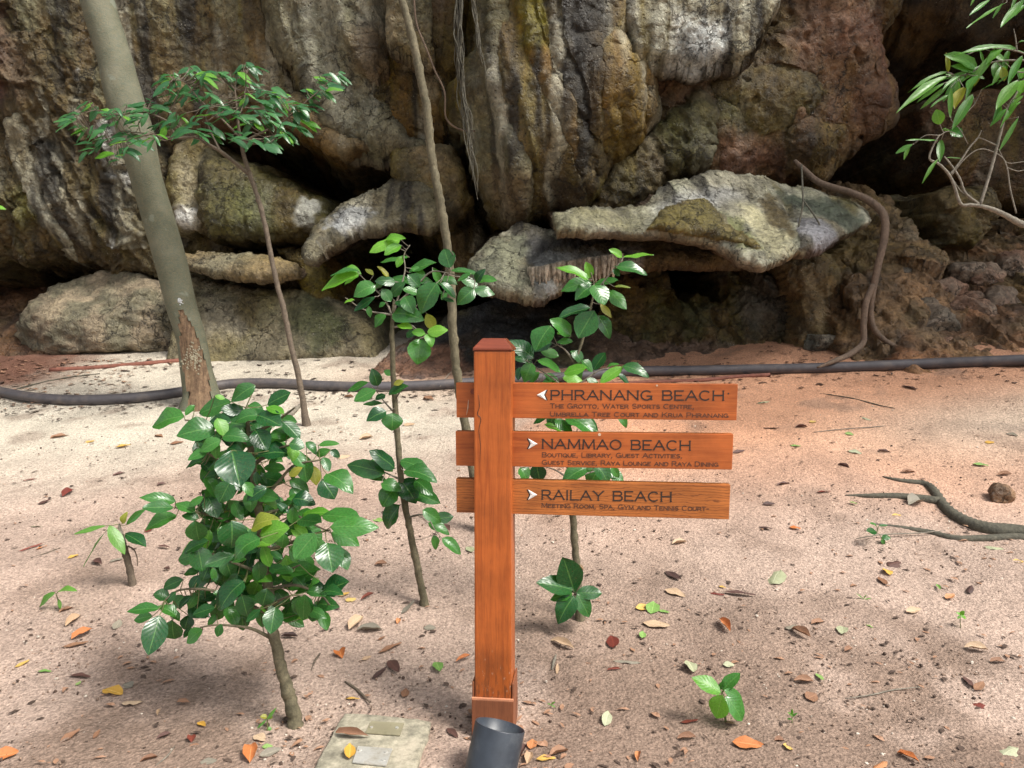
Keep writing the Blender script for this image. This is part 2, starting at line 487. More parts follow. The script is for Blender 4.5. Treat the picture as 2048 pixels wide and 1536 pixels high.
def ground_col(x, y):
    n = fbm(x * .7, y * .7, 2.0 + 0 * x, 4); n2 = fbm(x * 2.3 + 9, y * 2.3, 7.0 + 0 * x, 4)
    fg = np.array([.415, .31, .25]); sand = np.array([.56, .50, .405]); orange = np.array([.55, .295, .18])
    redb = np.array([.20, .10, .068]); damp = np.array([.235, .165, .125])
    def mx(a, b, t): return a * (1 - t[:, None]) + b * t[:, None]
    c = np.repeat(fg[None], len(x), 0)
    c = mx(c, sand, sstep(4.2, 6.8, y + .7 * n) * sstep(.5, -1.2, x + .7 * n2))
    c = mx(c, orange, sstep(4.2, 6.2, y + .5 * n) * sstep(-.7, .6, x + .8 * n2 - .04 * y))
    c = mx(c, sand * 1.08, .65 * np.exp(-(((x - 4.1) / 1.3) ** 2 + ((y - 6.0) / .55) ** 2)))  # pool of light near the right edge, painted as paler ground
    c = mx(c, redb * .8, sstep(-4.5, -5.6, x + .5 * n2) * sstep(7.6, 8.6, y + .3 * n))
    c = mx(c, orange * .62, .8 * np.exp(-(((x + .6) / 1.2) ** 2 + ((y - 8.4) / .7) ** 2)))
    c = mx(c, redb * 1.5, .5 * np.exp(-(((x + 1.6) / .9) ** 2 + ((y - 5.4) / .8) ** 2)))
    # damp earth: patches with their own outline near the camera
    c = mx(c, damp, .9 * sstep(-.04, .30, n + .55 * n2 + .30 * sstep(3.3, 2.6, y)) * sstep(5.0, 3.0, y))
    c = mx(c, damp * .9, .5 * sstep(.12, .4, n2) * sstep(3.2, 4.2, y))
    return c

def axis(segs):
    out = []
    for a, b, st in segs:
        k = max(1, int(round((b - a) / st))); out += list(a + (b - a) * np.arange(k) / k)
    out.append(segs[-1][1]); return np.array(out)

gx = axis([(-40, -16, 3), (-16, -7.5, .25), (-7.5, -3, .035), (-3, 3, .022), (3, 7.5, .035), (7.5, 16, .25), (16, 40, 3)])
gy = axis([(-40, -4, 3), (-4, 2.4, .2), (2.4, 4, .014), (4, 6, .022), (6, 11, .035), (11, 14, .3), (14, 40, 2)])
GX, GY = np.meshgrid(gx, gy)
xx, yy = GX.ravel(), GY.ravel()
zz = gz(xx, yy)
fade = sstep(12, 8, np.abs(xx)) * sstep(0, 2.3, yy)
zz = zz + fade * (  .024 * fbm(xx * 3.2, yy * 3.2, 0 * xx, 5) + .006 * fbm(xx * 17, yy * 17, 0 * xx + 4, 3))
nx, ny = len(gx), len(gy)
idx = np.arange(nx * ny).reshape(ny, nx)
quads = np.stack([idx[:-1, :-1], idx[:-1, 1:], idx[1:, 1:], idx[1:, :-1]], -1).reshape(-1, 4)
me = mesh_np('ground', np.stack([xx, yy, zz], 1), quads, True, ground_col(xx, yy))
ground = tag(link('ground', me, M['soil']), 'sandy orange and beige earth sloping up to the foot of the cliff', 'ground', kind='structure')

# ------------------------------------------------------------------ cliff
GREY = (.25, .235, .175); GREYG = (.195, .190, .125); OLIVE = (.125, .100, .022); DOLIVE = (.070, .056, .018)
RED = (.25, .130, .088); DRED = (.135, .076, .055); DARK = (.035, .026, .017); TAN = (.34, .265, .165); ORNG = (.20, .105, .028)
WHITE = (.58, .58, .49); SLATE = (.072, .075, .078); BROWN = (.135, .088, .040); GREEN = (.085, .088, .026); BLACK = (.020, .017, .013)
# name, outline in photo pixels, Y of the rim, bulge, radius, dY/dz, dY/dx, colour a, colour b, roughness of relief, streakiness
FE = [
 ('rock_face', [(-700,-260),(180,-260),(235,60),(300,230),(345,330),(375,470),(352,560),(290,575),(235,548),(150,520),(120,512),(60,500),(10,515),(-80,540),(-700,540)], 9.9, .45, .45, -.12, .05, DOLIVE, BROWN, 1.0, 1),
 ('rock_face', [(225,-260),(450,-260),(450,40),(480,130),(470,235),(420,250),(350,245),(300,240),(240,130)], 9.8, .22, .2, -.10, .1, DRED, RED, .6, 0),
 ('rock_face', [(435,-260),(560,-260),(560,60),(600,140),(640,215),(600,235),(500,190),(455,120),(440,30)], 9.75, .2, .14, -.18, .2, DOLIVE, BROWN, .9, 1),
 ('rock_slab', [(520,-260),(790,-260),(775,20),(770,120),(735,150),(745,195),(770,235),(820,270),(880,303),(790,287),(700,284),(655,250),(625,190),(590,120),(545,60)], 9.35, .24, .14, -.20, -.10, GREY, GREYG, .55, 1),
 ('rock_slab', [(560,195),(620,195),(660,255),(700,280),(785,284),(700,300),(655,287),(640,262),(600,255)], 9.5, .14, .07, 0, 0, ORNG, TAN, .7, 0),
 ('rock_face', [(735,100),(800,90),(870,120),(895,200),(890,260),(870,305),(820,275),(760,240),(730,180)], 9.75, .2, .12, -.15, .1, ORNG, DOLIVE, .7, 1),
 ('hanging_rock', [(772,-260),(865,-260),(852,60),(862,104),(835,108),(800,98),(776,84)], 8.9, .10, .07, -.1, .15, GREYG, TAN, .6, 0),
 ('hanging_rock', [(862,-260),(935,-260),(930,60),(916,140),(895,130),(872,105),(858,60)], 9.3, .14, .10, -.15, 0, BROWN, RED, .7, 0),
 ('stalactite', [(905,200),(925,150),(945,60),(950,-260),(1265,-260),(1262,90),(1300,150),(1312,225),(1270,285),(1225,325),(1198,385),(1165,418),(1120,412),(1085,420),(1045,442),(1015,430),(985,398),(955,345),(940,290),(922,245)], 9.05, .85, .70, -.12, .02, OLIVE, BROWN, .5, 1),
 ('+rock_sheet', [(900,200),(925,150),(940,40),(950,-260),(1000,-260),(1012,40),(1005,120),(1010,200),(1030,270),(1060,340),(1062,400),(1050,446),(1010,436),(980,400),(950,348),(935,290),(918,250)], 8.6, .12, .07, 0, 0, GREY, GREYG, .5, 1),
 ('+rock_sheet', [(1195,110),(1262,60),(1305,150),(1316,228),(1272,290),(1228,330),(1205,250)], 8.6, .05, .16, 0, 0, ORNG, OLIVE, .6, 1),
 ('rock_block', [(1250,-260),(1575,-260),(1548,0),(1534,60),(1498,106),(1440,104),(1400,116),(1330,112),(1264,100),(1252,40)], 8.6, .12, .05, -.12, .05, WHITE, GREY, .7, 1),
 ('rock_face', [(1300,95),(1420,100),(1530,80),(1550,-20),(1560,-260),(1800,-260),(1788,20),(1757,60),(1765,130),(1792,185),(1785,230),(1730,255),(1690,310),(1660,345),(1560,352),(1450,345),(1400,330),(1375,300),(1300,300),(1290,220)], 9.35, .36, .40, -.12, 0, RED, BROWN, .75, 0),
 ('rock_ridge', [(1185,440),(1215,350),(1270,300),(1340,250),(1400,190),(1420,240),(1415,310),(1340,345),(1290,400),(1240,420)], 9.15, .18, .14, -.1, 0, BROWN, GREEN, .9, 0),
 ('+rock_lump', [(1425,165),(1490,120),(1560,128),(1640,140),(1672,165),(1640,205),(1590,240),(1545,262),(1510,245),(1490,210),(1460,190)], 9.0, .16, .30, 0, 0, OLIVE, BROWN, .7, 0),
 ('+rock_lump', [(1600,205),(1650,225),(1700,240),(1690,290),(1640,340),(1600,335),(1585,270)], 9.0, .12, .16, 0, 0, RED, OLIVE, .8, 0),
 ('rock_face', [(1835,215),(1900,190),(2048,185),(2600,170),(2600,400),(2048,405),(1960,380),(1900,350),(1860,290)], 11.6, .25, .3, 0, 0, DRED, RED, .9, 0),
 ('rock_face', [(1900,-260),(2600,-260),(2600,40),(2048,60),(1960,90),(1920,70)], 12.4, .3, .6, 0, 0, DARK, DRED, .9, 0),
 ('rock_face', [(360,300),(410,275),(440,330),(432,400),(425,450),(370,460),(345,380)], 9.9, .18, .14, .1, 0, OLIVE, TAN, .9, 0),
 ('rock_face', [(420,300),(470,320),(520,340),(580,365),(650,402),(655,440),(610,470),(540,478),(430,465),(405,420)], 9.75, .25, .18, .35, 0, DOLIVE, GREEN, .9, 0),
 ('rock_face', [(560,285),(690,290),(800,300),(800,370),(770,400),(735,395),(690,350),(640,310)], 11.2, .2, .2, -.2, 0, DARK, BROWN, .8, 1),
 ('rock_block', [(800,302),(850,295),(905,300),(935,340),(945,400),(900,432),(855,415),(820,370),(802,340)], 9.55, .18, .10, -.15, 0, OLIVE, TAN, .8, 0),
 ('rock_ledge', [(365,505),(450,505),(560,515),(602,530),(600,548),(520,552),(430,545),(372,535)], 9.25, .12, .06, 1.3, 0, TAN, GREY, .5, 0),
 ('rock_face', [(360,545),(420,560),(560,575),(620,580),(690,610),(745,650),(760,720),(340,760)], 9.55, .22, .2, .34, 0, (.32, .285, .205), (.19, .18, .11), .5, 0),
 ('rock_face', [(560,490),(640,500),(665,560),(660,620),(620,600),(590,540)], 9.75, .18, .14, .2, 0, OLIVE, ORNG, .8, 0),
 ('rock_shelf', [(612,500),(640,455),(690,420),(760,385),(825,360),(862,385),(885,430),(860,452),(790,452),(720,462),(660,490),(625,520)], 9.1, .14, .08, 1.1, 0, SLATE, GREY, .7, 1),
 ('rock_face', [(880,435),(960,440),(985,480),(975,540),(930,600),(900,560),(890,490)], 10.6, .2, .2, 0, 0, BROWN, TAN, .8, 1),
 ('rock_shelf', [(1110,432),(1215,418),(1290,412),(1345,378),(1420,358),(1520,355),(1620,375),(1740,424),(1748,440),(1690,472),(1600,505),(1522,529),(1486,514),(1440,484),(1330,470),(1116,460)], 8.0, .13, .09, 1.5, .05, WHITE, (.36, .37, .29), .2, 1),
 ('rock_shelf', [(945,535),(985,478),(1040,445),(1100,462),(1200,470),(1330,478),(1480,505),(1510,525),(1400,528),(1290,528),(1215,545),(1140,560),(1075,598),(1020,588),(955,562)], 8.4, .14, .09, 1.1, 0, SLATE, GREY, .55, 1),
 ('rock_face', [(1225,535),(1300,525),(1330,560),(1340,590),(1420,590),(1430,540),(1560,520),(1620,570),(1660,690),(1640,740),(1240,740),(1215,640)], 9.45, .25, .25, .35, 0, DOLIVE, BROWN, 1.1, 1),
 ('flowstone', [(1555,520),(1620,490),(1665,530),(1715,610),(1735,700),(1600,720),(1590,620)], 9.0, .22, .18, .5, 0, TAN, BROWN, .8, 1),
 ('rock_slope', [(1590,345),(1680,358),(1770,395),(1840,470),(1890,540),(1960,620),(1960,760),(1680,740),(1640,560),(1700,480)], 9.3, .25, .4, 1.2, -.1, (.27, .175, .105), (.17, .115, .068), 1.2, 0),
 ('rubble_slope', [(1780,540),(1900,470),(2048,440),(2700,380),(2700,800),(1760,760)], 8.95, .2, .8, 2.0, -.1, (.38, .21, .13), (.22, .14, .09), 1.0, 0),
 ('rock_face', [(1890,400),(1960,385),(1985,440),(1960,500),(1890,490)], 9.8, .2, .18, .2, 0, OLIVE, BROWN, 1.0, 0),
 ('earth_bank', [(-700,575),(-100,560),(60,555),(130,600),(250,660),(330,740),(-700,800)], 10.3, .2, .8, 1.4, 0, (.085, .044, .030), (.13, .075, .045), .8, 0),
 ('slate_mound', [(600,900),(770,720),(905,628),(1010,592),(1100,600),(1235,612),(1330,660),(1560,700),(1700,900)], 8.75, .22, .9, 1.6, 0, SLATE, BLACK, .4, 0),
 ('upper_wall', [(-700,-260),(1780,-260),(1770,40),(1745,70),(1760,150),(1775,190),(1700,270),(1600,330),(1450,340),(1330,330),(1270,390),(1190,430),(1060,425),(960,330),(930,300),(870,296),(800,292),(700,290),(640,268),(560,250),(480,225),(400,245),(330,300),(330,480),(-700,500)], 9.80, .25, .3, -.22, 0, BROWN, GREYG, .8, 1),
 ('lower_wall', [(330,300),(430,290),(520,330),(600,372),(650,400),(660,450),(600,470),(480,468),(470,500),(640,500),(680,560),(700,640),(760,760),(330,760)], 10.25, .15, .15, .1, 0, DOLIVE, BROWN, .9, 0),
 ('+drip_runnel', [(10,235),(38,225),(52,260),(62,330),(80,400),(105,450),(112,510),(80,515),(70,450),(45,380),(20,320),(5,280)], 9.5, .07, .06, 0, 0, GREY, WHITE, .5, 1),
 ('+drip_runnel', [(1030,10),(1062,-40),(1075,60),(1110,150),(1150,210),(1180,300),(1172,345),(1130,260),(1090,170),(1055,110)], 8.5, .07, .07, 0, 0, BROWN, ORNG, .6, 1),
 ('+drip_runnel', [(1092,-40),(1112,-40),(1120,90),(1160,180),(1186,290),(1190,380),(1170,340),(1150,220),(1105,120)], 8.5, .06, .06, 0, 0, BROWN, OLIVE, .6, 1),
 ('+rock_lump', [(1285,462),(1325,428),(1375,398),(1420,392),(1445,425),(1470,470),(1490,512),(1440,486),(1340,472)], 7.8, .10, .09, 0, 0, BROWN, OLIVE, .9, 0),
 ('+rock_lump', [(1560,512),(1580,470),(1600,440),(1650,432),(1690,470),(1600,506)], 7.8, .05, .06, 0, 0, GREY, SLATE, .4, 0),
]
cx_ = axis([(-18, -8, .15), (-8, -6.9, .05), (-6.9, 6.9, .0135), (6.9, 8, .05), (8, 18, .15)])
cz_ = axis([(-1, .7, .15), (.7, 1.1, .03), (1.1, 6.1, .0135), (6.1, 6.6, .05), (6.6, 12, .15)])
CX, CZ = np.meshgrid(cx_, cz_)
shp = CX.shape
X, Z = CX.ravel(), CZ.ravel()
wx = X + .085 * fbm(X * 1.7, Z * 1.7, 0 * X + 1.5, 6) + .05 * fbm(X * 5, Z * 5, 0 * X + 1.5, 4, True)
wz = Z + .085 * fbm(X * 1.7 + 40, Z * 1.7, 0 * X + 8.5, 6) + .05 * fbm(X * 5 + 40, Z * 5, 0 * X + 8.5, 4, True)

def facets(x, z, size, seed):
    """chiselled planes: every cell of a jittered grid is a small tilted plane"""
    rs = np.random.RandomState(seed); jx = rs.rand(64, 64); jz = rs.rand(64, 64); ta = rs.uniform(-1, 1, (64, 64)); tb = rs.uniform(-1, 1, (64, 64)); hh = rs.uniform(-1, 1, (64, 64))
    gx_, gz_ = x / size, z / size
    ix, iz = np.floor(gx_).astype(int), np.floor(gz_).astype(int)
    best = np.full(x.shape, 1e9); out = np.zeros(x.shape)
    for a in (-1, 0, 1):
        for b in (-1, 0, 1):
            i, j = (ix + a) % 64, (iz + b) % 64
            dx, dz = gx_ - (ix + a + jx[i, j]), gz_ - (iz + b + jz[i, j])
            d = dx * dx + dz * dz; m_ = d < best
            best[m_] = d[m_]; out[m_] = (ta[i, j] * dx + tb[i, j] * dz + .5 * hh[i, j])[m_]
    return out * size
Y = 14.6 + .8 * fbm(X * .5, Z * .5, 0 * X, 3) - 4.5 * sstep(7.2, 9.5, np.abs(X)) - 1.1 * np.clip(Z - 5.7, 0, 9) * (1 + .3 * pn(X * .4, Z * .4, 0 * X)) - .9 * sstep(5.6, 6.4, Z)
FID = np.zeros(len(X), np.int32)
SIDE = np.zeros(len(X))

def poly_sd(poly, x, z):
    """signed distance, positive inside"""
    d = np.full(x.shape, 1e9); ins = np.zeros(x.shape, bool); n = len(poly)
    for i in range(n):
        ax, az = poly[i]; bx, bz = poly[(i + 1) % n]
        ex, ez = bx - ax, bz - az
        t = np.clip(((x - ax) * ex + (z - az) * ez) / (ex * ex + ez * ez + 1e-12), 0, 1)
        d = np.minimum(d, (x - ax - t * ex) ** 2 + (z - az - t * ez) ** 2)
        c = ((az > z) != (bz > z)) & (x < (bx - ax) * (z - az) / (bz - az + 1e-12) + ax)
        ins ^= c
    return np.sqrt(d) * np.where(ins, 1, -1)

def to_xz(poly, Yd):
    return [(p.x, p.z) for p in (W(a, b, Yd) for a, b in poly)]

ORD = sorted(range(len(FE)), key=lambda j: (FE[j][0] not in ('upper_wall', 'lower_wall'), FE[j][0].startswith('+'), j))
SHELF = [3, 6, 11] + [j for j, f_ in enumerate(FE) if f_[0] in ('rock_shelf', 'rock_ledge')]; SP = {}
LUMP_ON = {27: [len(FE) - 2, len(FE) - 1]}
for i in ORD:
    nm, poly, yr, bul, rad, tz, tx, ca, cb, ra, st = FE[i]
    rel = nm.startswith('+')
    P = to_xz(poly, yr)
    for _ in range(3):
        zm = (min(p[1] for p in P) + max(p[1] for p in P)) / 2
        P = [(q.x, q.z) for q in (W(a, b, min(max(yr + tz * (p[1] - zm), yr - 1.0), yr + 1.3)) for (a, b), p in zip(poly, P))] if tz > 0 else P
    x0, x1 = min(p[0] for p in P), max(p[0] for p in P); z0, z1 = min(p[1] for p in P), max(p[1] for p in P)
    SP[i] = (P, x0, x1, z0, z1)
    if i in SHELF or i >= len(FE) - 2: continue
    mg = .5
    k = np.where((wx > x0 - mg) & (wx < x1 + mg) & (wz > z0 - mg) & (wz < z1 + mg))[0]
    s = poly_sd(P, wx[k], wz[k])
    q = np.clip(s / rad, 0, 1)
    if rel:
        prof = .7 * np.sqrt(1 - (1 - q) ** 2) + .3 * q
        b = (s > 0) & (Y[k] < yr + 1.2)
        Y[k[b]] -= bul * prof[b]; FID[k[b]] = i + 1
        continue
    xc = (x0 + x1) / 2
    zref = np.clip(wz[k], z0 - .2, z1 + .2)
    yv = yr - bul * (.6 * np.sqrt(1 - (1 - q) ** 2) + .4 * q) + tz * (zref - (z0 + z1) / 2) + tx * (wx[k] - xc) + np.where(s < 0, -s * 13, 0)
    if nm == 'rock_shelf': pass
    b = yv + .06 * fbm(X[k] * 2.5, Z[k] * 2.5, 0 * X[k] + i, 3) * (i < 16) < Y[k]
    ks = .30 if (i < 16 and i not in (6, 7, 11) or nm == 'upper_wall') else (.10 if nm not in ('rock_shelf', 'rock_ledge') else 0)
    if ks:
        hh = np.clip(.5 + .5 * (Y[k] - yv) / ks, 0, 1); sm = Y[k] * (1 - hh) + yv * hh - ks * hh * (1 - hh)
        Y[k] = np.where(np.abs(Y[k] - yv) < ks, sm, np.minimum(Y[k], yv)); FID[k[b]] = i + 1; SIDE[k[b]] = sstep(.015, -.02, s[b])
        continue
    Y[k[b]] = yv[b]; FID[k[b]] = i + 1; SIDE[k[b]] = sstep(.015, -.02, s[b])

# --- rock shelves: true overhangs, each its own sheet whose rim runs back and up into the hollow
n0 = len(X); SG = []
for i in SHELF:
    nm, poly, yr, bul, rad, tz, tx, ca, cb, ra, st = FE[i]; P, x0, x1, z0, z1 = SP[i]
    ax_, az_ = np.arange(x0 - .12, x1 + .12, .0125), np.arange(z0 - .12, z1 + .12, .0125)
    gx2, gz2 = np.meshgrid(ax_, az_); sx, szz = gx2.ravel(), gz2.ravel()
    vx_ = sx + .05 * fbm(sx * 1.9, szz * 1.9, 0 * sx + 1.5, 5) + .018 * fbm(sx * 5, szz * 5, 0 * sx + 1.5, 3, True)
    vz_ = szz + .05 * fbm(sx * 1.9 + 40, szz * 1.9, 0 * sx + 8.5, 5) + .018 * fbm(sx * 5 + 40, szz * 5, 0 * sx + 8.5, 3, True)
    sd = poly_sd(P, vx_, vz_); q = np.clip(sd / rad, 0, 1)
    ys_ = yr - bul * (.6 * np.sqrt(1 - (1 - q) ** 2) + .4 * q) + tz * (vz_ - (z0 + z1) / 2) + tx * (vx_ - (x0 + x1) / 2) + .10 * fbm(sx * 1.3 + 4, 0 * sx, szz * 1.3, 3)
    fid = np.full(len(sx), i + 1, np.int32)
    for j in LUMP_ON.get(i, []):
        s2_ = poly_sd(SP[j][0], vx_, vz_); q2 = np.clip(s2_ / FE[j][4], 0, 1); m2 = s2_ > 0
        ys_ = ys_ - np.where(m2, FE[j][3] * (.7 * np.sqrt(1 - (1 - q2) ** 2) + .3 * q2), 0); fid[m2] = j + 1
    SG.append((i, len(X), gx2.shape, sd))
    X = np.concatenate([X, sx]); Y = np.concatenate([Y, ys_]); Z = np.concatenate([Z, szz]); wx = np.concatenate([wx, vx_]); wz = np.concatenate([wz, vz_])
    FID = np.concatenate([FID, fid]); SIDE = np.concatenate([SIDE, np.zeros(len(sx))])

# --- colour (mineral, algae, lichen; shade painted on undersides), then relief
names = ['cliff'] + [f[0].lstrip('+') for f in FE]
ca = np.array([DARK] + [f[7] for f in FE]); cb = np.array([BROWN] + [f[8] for f in FE])
ra = np.array([1.0] + [f[9] for f in FE])[FID]; stv = np.array([0] + [f[10] for f in FE])[FID]
nA = fbm(X * 1.3, Y * 1.3, Z * 1.3, 5); nS = fbm(X * 5.5, Y * 1.5, Z * .7, 4)
t = sstep(-.28, .28, np.where(stv > 0, .45 * nA + .65 * nS, nA))
COL = ca[FID] * (1 - t[:, None]) + cb[FID] * t[:, None]
nB = fbm(X * .8 + 31, Y * .8, Z * .8, 5); nC = fbm(X * 2.6 + 11, Y * 2.6, Z * 2.6 + 3, 5)
def paint(mask, c):
    global COL
    mask = np.clip(mask, 0, 1)[:, None]; COL = COL * (1 - mask) + np.array(c) * mask
paint(.45 * sstep(.05, .34, nB) * (FID > 0), (.135, .108, .030))
paint(.4 * sstep(.05, .3, fbm(X * 1.1 + 71, Y * 1.1, Z * 1.1, 5)) * (FID > 0), (.20, .165, .10))
paint(.45 * sstep(.10, .30, fbm(X * 1.7 + 131, Y * 1.7, Z * 1.7, 5)) * (FID > 0), (.075, .045, .020))
paint(.55 * sstep(.16, .36, nC) * (FID > 0), BLACK)
gm = sstep(-.3, .3, fbm(X * .55 + 7, Y * .3, Z * .45, 4))[:, None]
glob = np.array([.20, .175, .105]) * gm + np.array([.115, .092, .045]) * (1 - gm)
COL = np.where(((FID > 0) & (Z > 2.2))[:, None], COL * .66 + glob * .34, COL)
vs1 = fbm(X * 3.6 + 15, Y * .6, Z * .42, 4); vs2 = fbm(X * 3.0 + 85, Y * .6, Z * .38, 4)
up_ = (Z > 2.6) & (FID > 0)
paint(.9 * sstep(.04, .26, vs1) * up_ * np.where(stv > 0, 1.0, .45), (.026, .022, .015))
paint(.7 * sstep(.12, .34, vs2) * up_ * np.where(stv > 0, 1.0, .6), (.150, .115, .028))
paint(.8 * sstep(.10, .32, fbm(X * 3.3 + 55, Y * .6, Z * .5, 4)) * up_ * np.where(stv > 0, 1.0, .4), (.40, .38, .30))
# stains with outlines of their own: (feature index or None, outline px, Y, colour, strength, soft, noise)
def stain(fid, poly, Yd, c, st=.9, soft=.12, nz=.5):
    P = to_xz(poly, Yd)
    x0, x1 = min(p[0] for p in P) - .3, max(p[0] for p in P) + .3; z0, z1 = min(p[1] for p in P) - .3, max(p[1] for p in P) + .3
    k = np.where((X > x0) & (X < x1) & (Z > z0) & (Z < z1))[0]
    if fid is not None: k = k[np.isin(FID[k], fid)]
    if not len(k): return
    s = poly_sd(P, wx[k], wz[k])
    mk = st * sstep(-soft, soft, s + nz * .25 * nC[k] + nz * .06 * fbm(X[k] * 18, Y[k] * 18, Z[k] * 18, 3))
    COL[k] = COL[k] * (1 - mk[:, None]) + np.array(c) * mk[:, None]
# left slab: white lichen streaks, pale ribs
for pl in ([(150,140),(168,135),(170,162),(155,165)], [(175,240),(215,235),(225,290),(195,290)], [(195,295),(215,290),(232,345),(215,350)], [(240,330),(258,330),(262,355),(245,352)], [(190,470),(210,465),(215,485),(195,488)]):
    stain([1], pl, 9.5, (.62, .62, .57), .95, .03, .7)
stain([1], [(20,60),(60,70),(75,160),(50,200),(25,150)], 9.5, (.26, .19, .13), .8)
stain([1], [(110,0),(150,0),(200,110),(180,120),(130,50)], 9.5, (.25, .18, .10), .8, .08)
stain([1], [(-20,0),(30,0),(40,120),(10,200),(-20,200)], 9.5, (.15, .075, .06), .8)
stain([1], [(0,370),(45,360),(60,430),(10,450)], 9.5, (.16, .15, .05), .8)
stain([1], [(60,260),(90,270),(130,420),(140,500),(110,480),(80,360)], 9.5, (.035, .032, .028), .8, .06)
stain([2], [(240,60),(430,40),(440,130),(330,150),(260,130)], 9.9, (.20, .085, .065), .8)
stain([2], [(320,140),(470,150),(460,240),(330,240)], 9.9, (.14, .09, .035), .6)
stain([19], [(368,412),(396,410),(398,440),(370,445)], 9.7, (.72, .71, .66), 1, .03, .4)
stain([19], [(350,330),(400,325),(405,390),(375,400)], 9.7, (.38, .34, .24), .7, .1, 1.0)
stain([20], [(600,415),(630,412),(632,440),(605,445)], 9.5, (.50, .50, .45), .8, .05, 1.2)
stain([20], [(470,360),(540,375),(560,450),(480,440)], 9.5, (.07, .08, .03), .6)
stain([4], [(700,60),(760,40),(770,120),(740,150),(700,130)], 9.1, (.13, .075, .035), .6)
stain([4], [(560,0),(700,0),(690,120),(740,260),(690,270),(620,150)], 9.0, (.23, .23, .175), .6, .2)
stain([10], [(905,200),(945,190),(960,280),(945,300)], 8.4, (.33, .33, .27), .7, .08)
stain([9,11,41], [(1110,0),(1195,0),(1215,120),(1180,240),(1190,340),(1160,320),(1150,200),(1120,100)], 8.4, (.020, .018, .014), .95, .1, 1.0)
stain([9,11], [(1200,110),(1300,100),(1310,230),(1240,300),(1205,220)], 8.5, (.17, .105, .032), .6, .3, 1.2)
stain([9,40], [(1040,0),(1110,0),(1100,110),(1050,110)], 8.4, (.14, .125, .025), .8, .12)
stain([10], [(970,330),(1060,330),(1080,420),(1010,430)], 8.3, (.20, .145, .085), .6, .15)
stain([9], [(1120,330),(1180,340),(1190,400),(1110,405)], 8.3, (.055, .038, .022), .8, .08, 1.0)
stain([12], [(1370,0),(1480,0),(1470,80),(1380,90)], 8.0, (.66, .68, .65), .85, .15, 1.0)
stain([12], [(1250,0),(1300,0),(1290,95),(1250,90)], 8.0, (.13, .13, .10), .6, .1, 1.0)
stain([13], [(1580,10),(1700,-60),(1720,60),(1600,160)], 9.0, (.28, .16, .11), .6, .4, 1.2)
stain([13], [(1500,0),(1580,0),(1610,40),(1530,100)], 9.0, (.13, .10, .045), .7, .1)
stain([13], [(1440,260),(1560,270),(1600,330),(1450,330)], 9.0, (.24, .125, .09), .7, .2)
stain([13,15], [(1420,170),(1480,180),(1500,250),(1440,240)], 9.0, (.075, .075, .025), .8, .1)
stain([13], [(1690,60),(1780,30),(1790,190),(1730,250),(1650,200)], 9.0, (.22, .11, .08), .5, .5, 1.2)
stain([13], [(1300,100),(1360,110),(1350,190),(1310,190)], 9.1, (.24, .145, .09), .7, .1)
stain([42], [(1290,455),(1330,430),(1400,400),(1440,430),(1430,480),(1340,470)], 7.8, (.16, .135, .055), .95, .06, 1.0)
stain([28], [(1440,420),(1480,440),(1500,510),(1470,500)], 7.8, (.24, .26, .11), .7, .06, 1.0)
stain([28], [(1480,400),(1530,420),(1545,520),(1500,520)], 7.8, (.62, .58, .40), .8, .08, 1.0)
stain([28], [(1535,390),(1565,380),(1580,440),(1560,480),(1540,450)], 7.8, (.10, .075, .032), .9, .04)
stain([28], [(1590,375),(1760,420),(1745,455),(1660,480),(1640,430)], 7.8, (.07, .085, .06), .92, .07, .8)
stain([43], [(1570,440),(1640,440),(1660,490),(1590,515)], 7.8, (.32, .32, .34), .8, .06)
stain([28], [(1100,425),(1290,415),(1290,470),(1100,470)], 7.8, (.21, .20, .13), .85, .1, 1.0)
stain([28], [(1320,410),(1400,375),(1480,360),(1500,390),(1400,410),(1340,445)], 7.8, (.52, .52, .50), .7, .1)
stain([29], [(1050,520),(1120,490),(1290,495),(1280,520),(1150,525),(1090,560)], 8.1, (.46, .47, .45), .75, .05, 1.6)
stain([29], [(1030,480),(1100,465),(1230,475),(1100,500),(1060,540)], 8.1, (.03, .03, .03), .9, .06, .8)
stain([29], [(945,535),(1000,480),(1050,470),(1050,590),(960,570)], 8.1, (.19, .195, .14), .8, .08, 1.0)
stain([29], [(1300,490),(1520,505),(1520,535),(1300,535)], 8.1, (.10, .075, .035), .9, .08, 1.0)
stain([24], [(400,570),(470,590),(480,660),(410,680)], 9.3, (.34, .31, .24), .8, .15, 1.0)
stain([24], [(560,585),(620,590),(700,660),(640,690),(560,640)], 9.3, (.06, .072, .03), .7, .12, 1.0)
stain([26], [(640,455),(700,425),(760,420),(720,455),(650,490)], 8.9, (.36, .37, .37), .8, .06, 1.2)
stain([30], [(1300,600),(1420,600),(1450,660),(1300,670)], 9.1, (.075, .085, .04), .6, .15, 1.0)
stain([30], [(1480,560),(1600,570),(1640,660),(1500,670)], 9.1, (.13, .12, .10), .8, .15, 1.0)
stain([36], [(1180,655),(1330,650),(1560,700),(1500,745),(1200,740)], 8.3, (.22, .15, .11), .75, .1, 1.2)
stain([36], [(640,760),(800,690),(900,700),(960,745),(700,800)], 8.3, (.28, .16, .11), .7, .1, 1.0)

# undersides of shelves and sheets: brown stone, painted darker for their shade
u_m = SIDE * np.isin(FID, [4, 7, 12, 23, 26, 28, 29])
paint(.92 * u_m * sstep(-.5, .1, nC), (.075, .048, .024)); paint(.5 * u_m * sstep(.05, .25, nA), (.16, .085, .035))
lum_ = COL @ np.array([.3, .59, .11]); COL = np.clip((lum_[:, None] + (COL - lum_[:, None]) * 1.30) * .80, .004, .8)

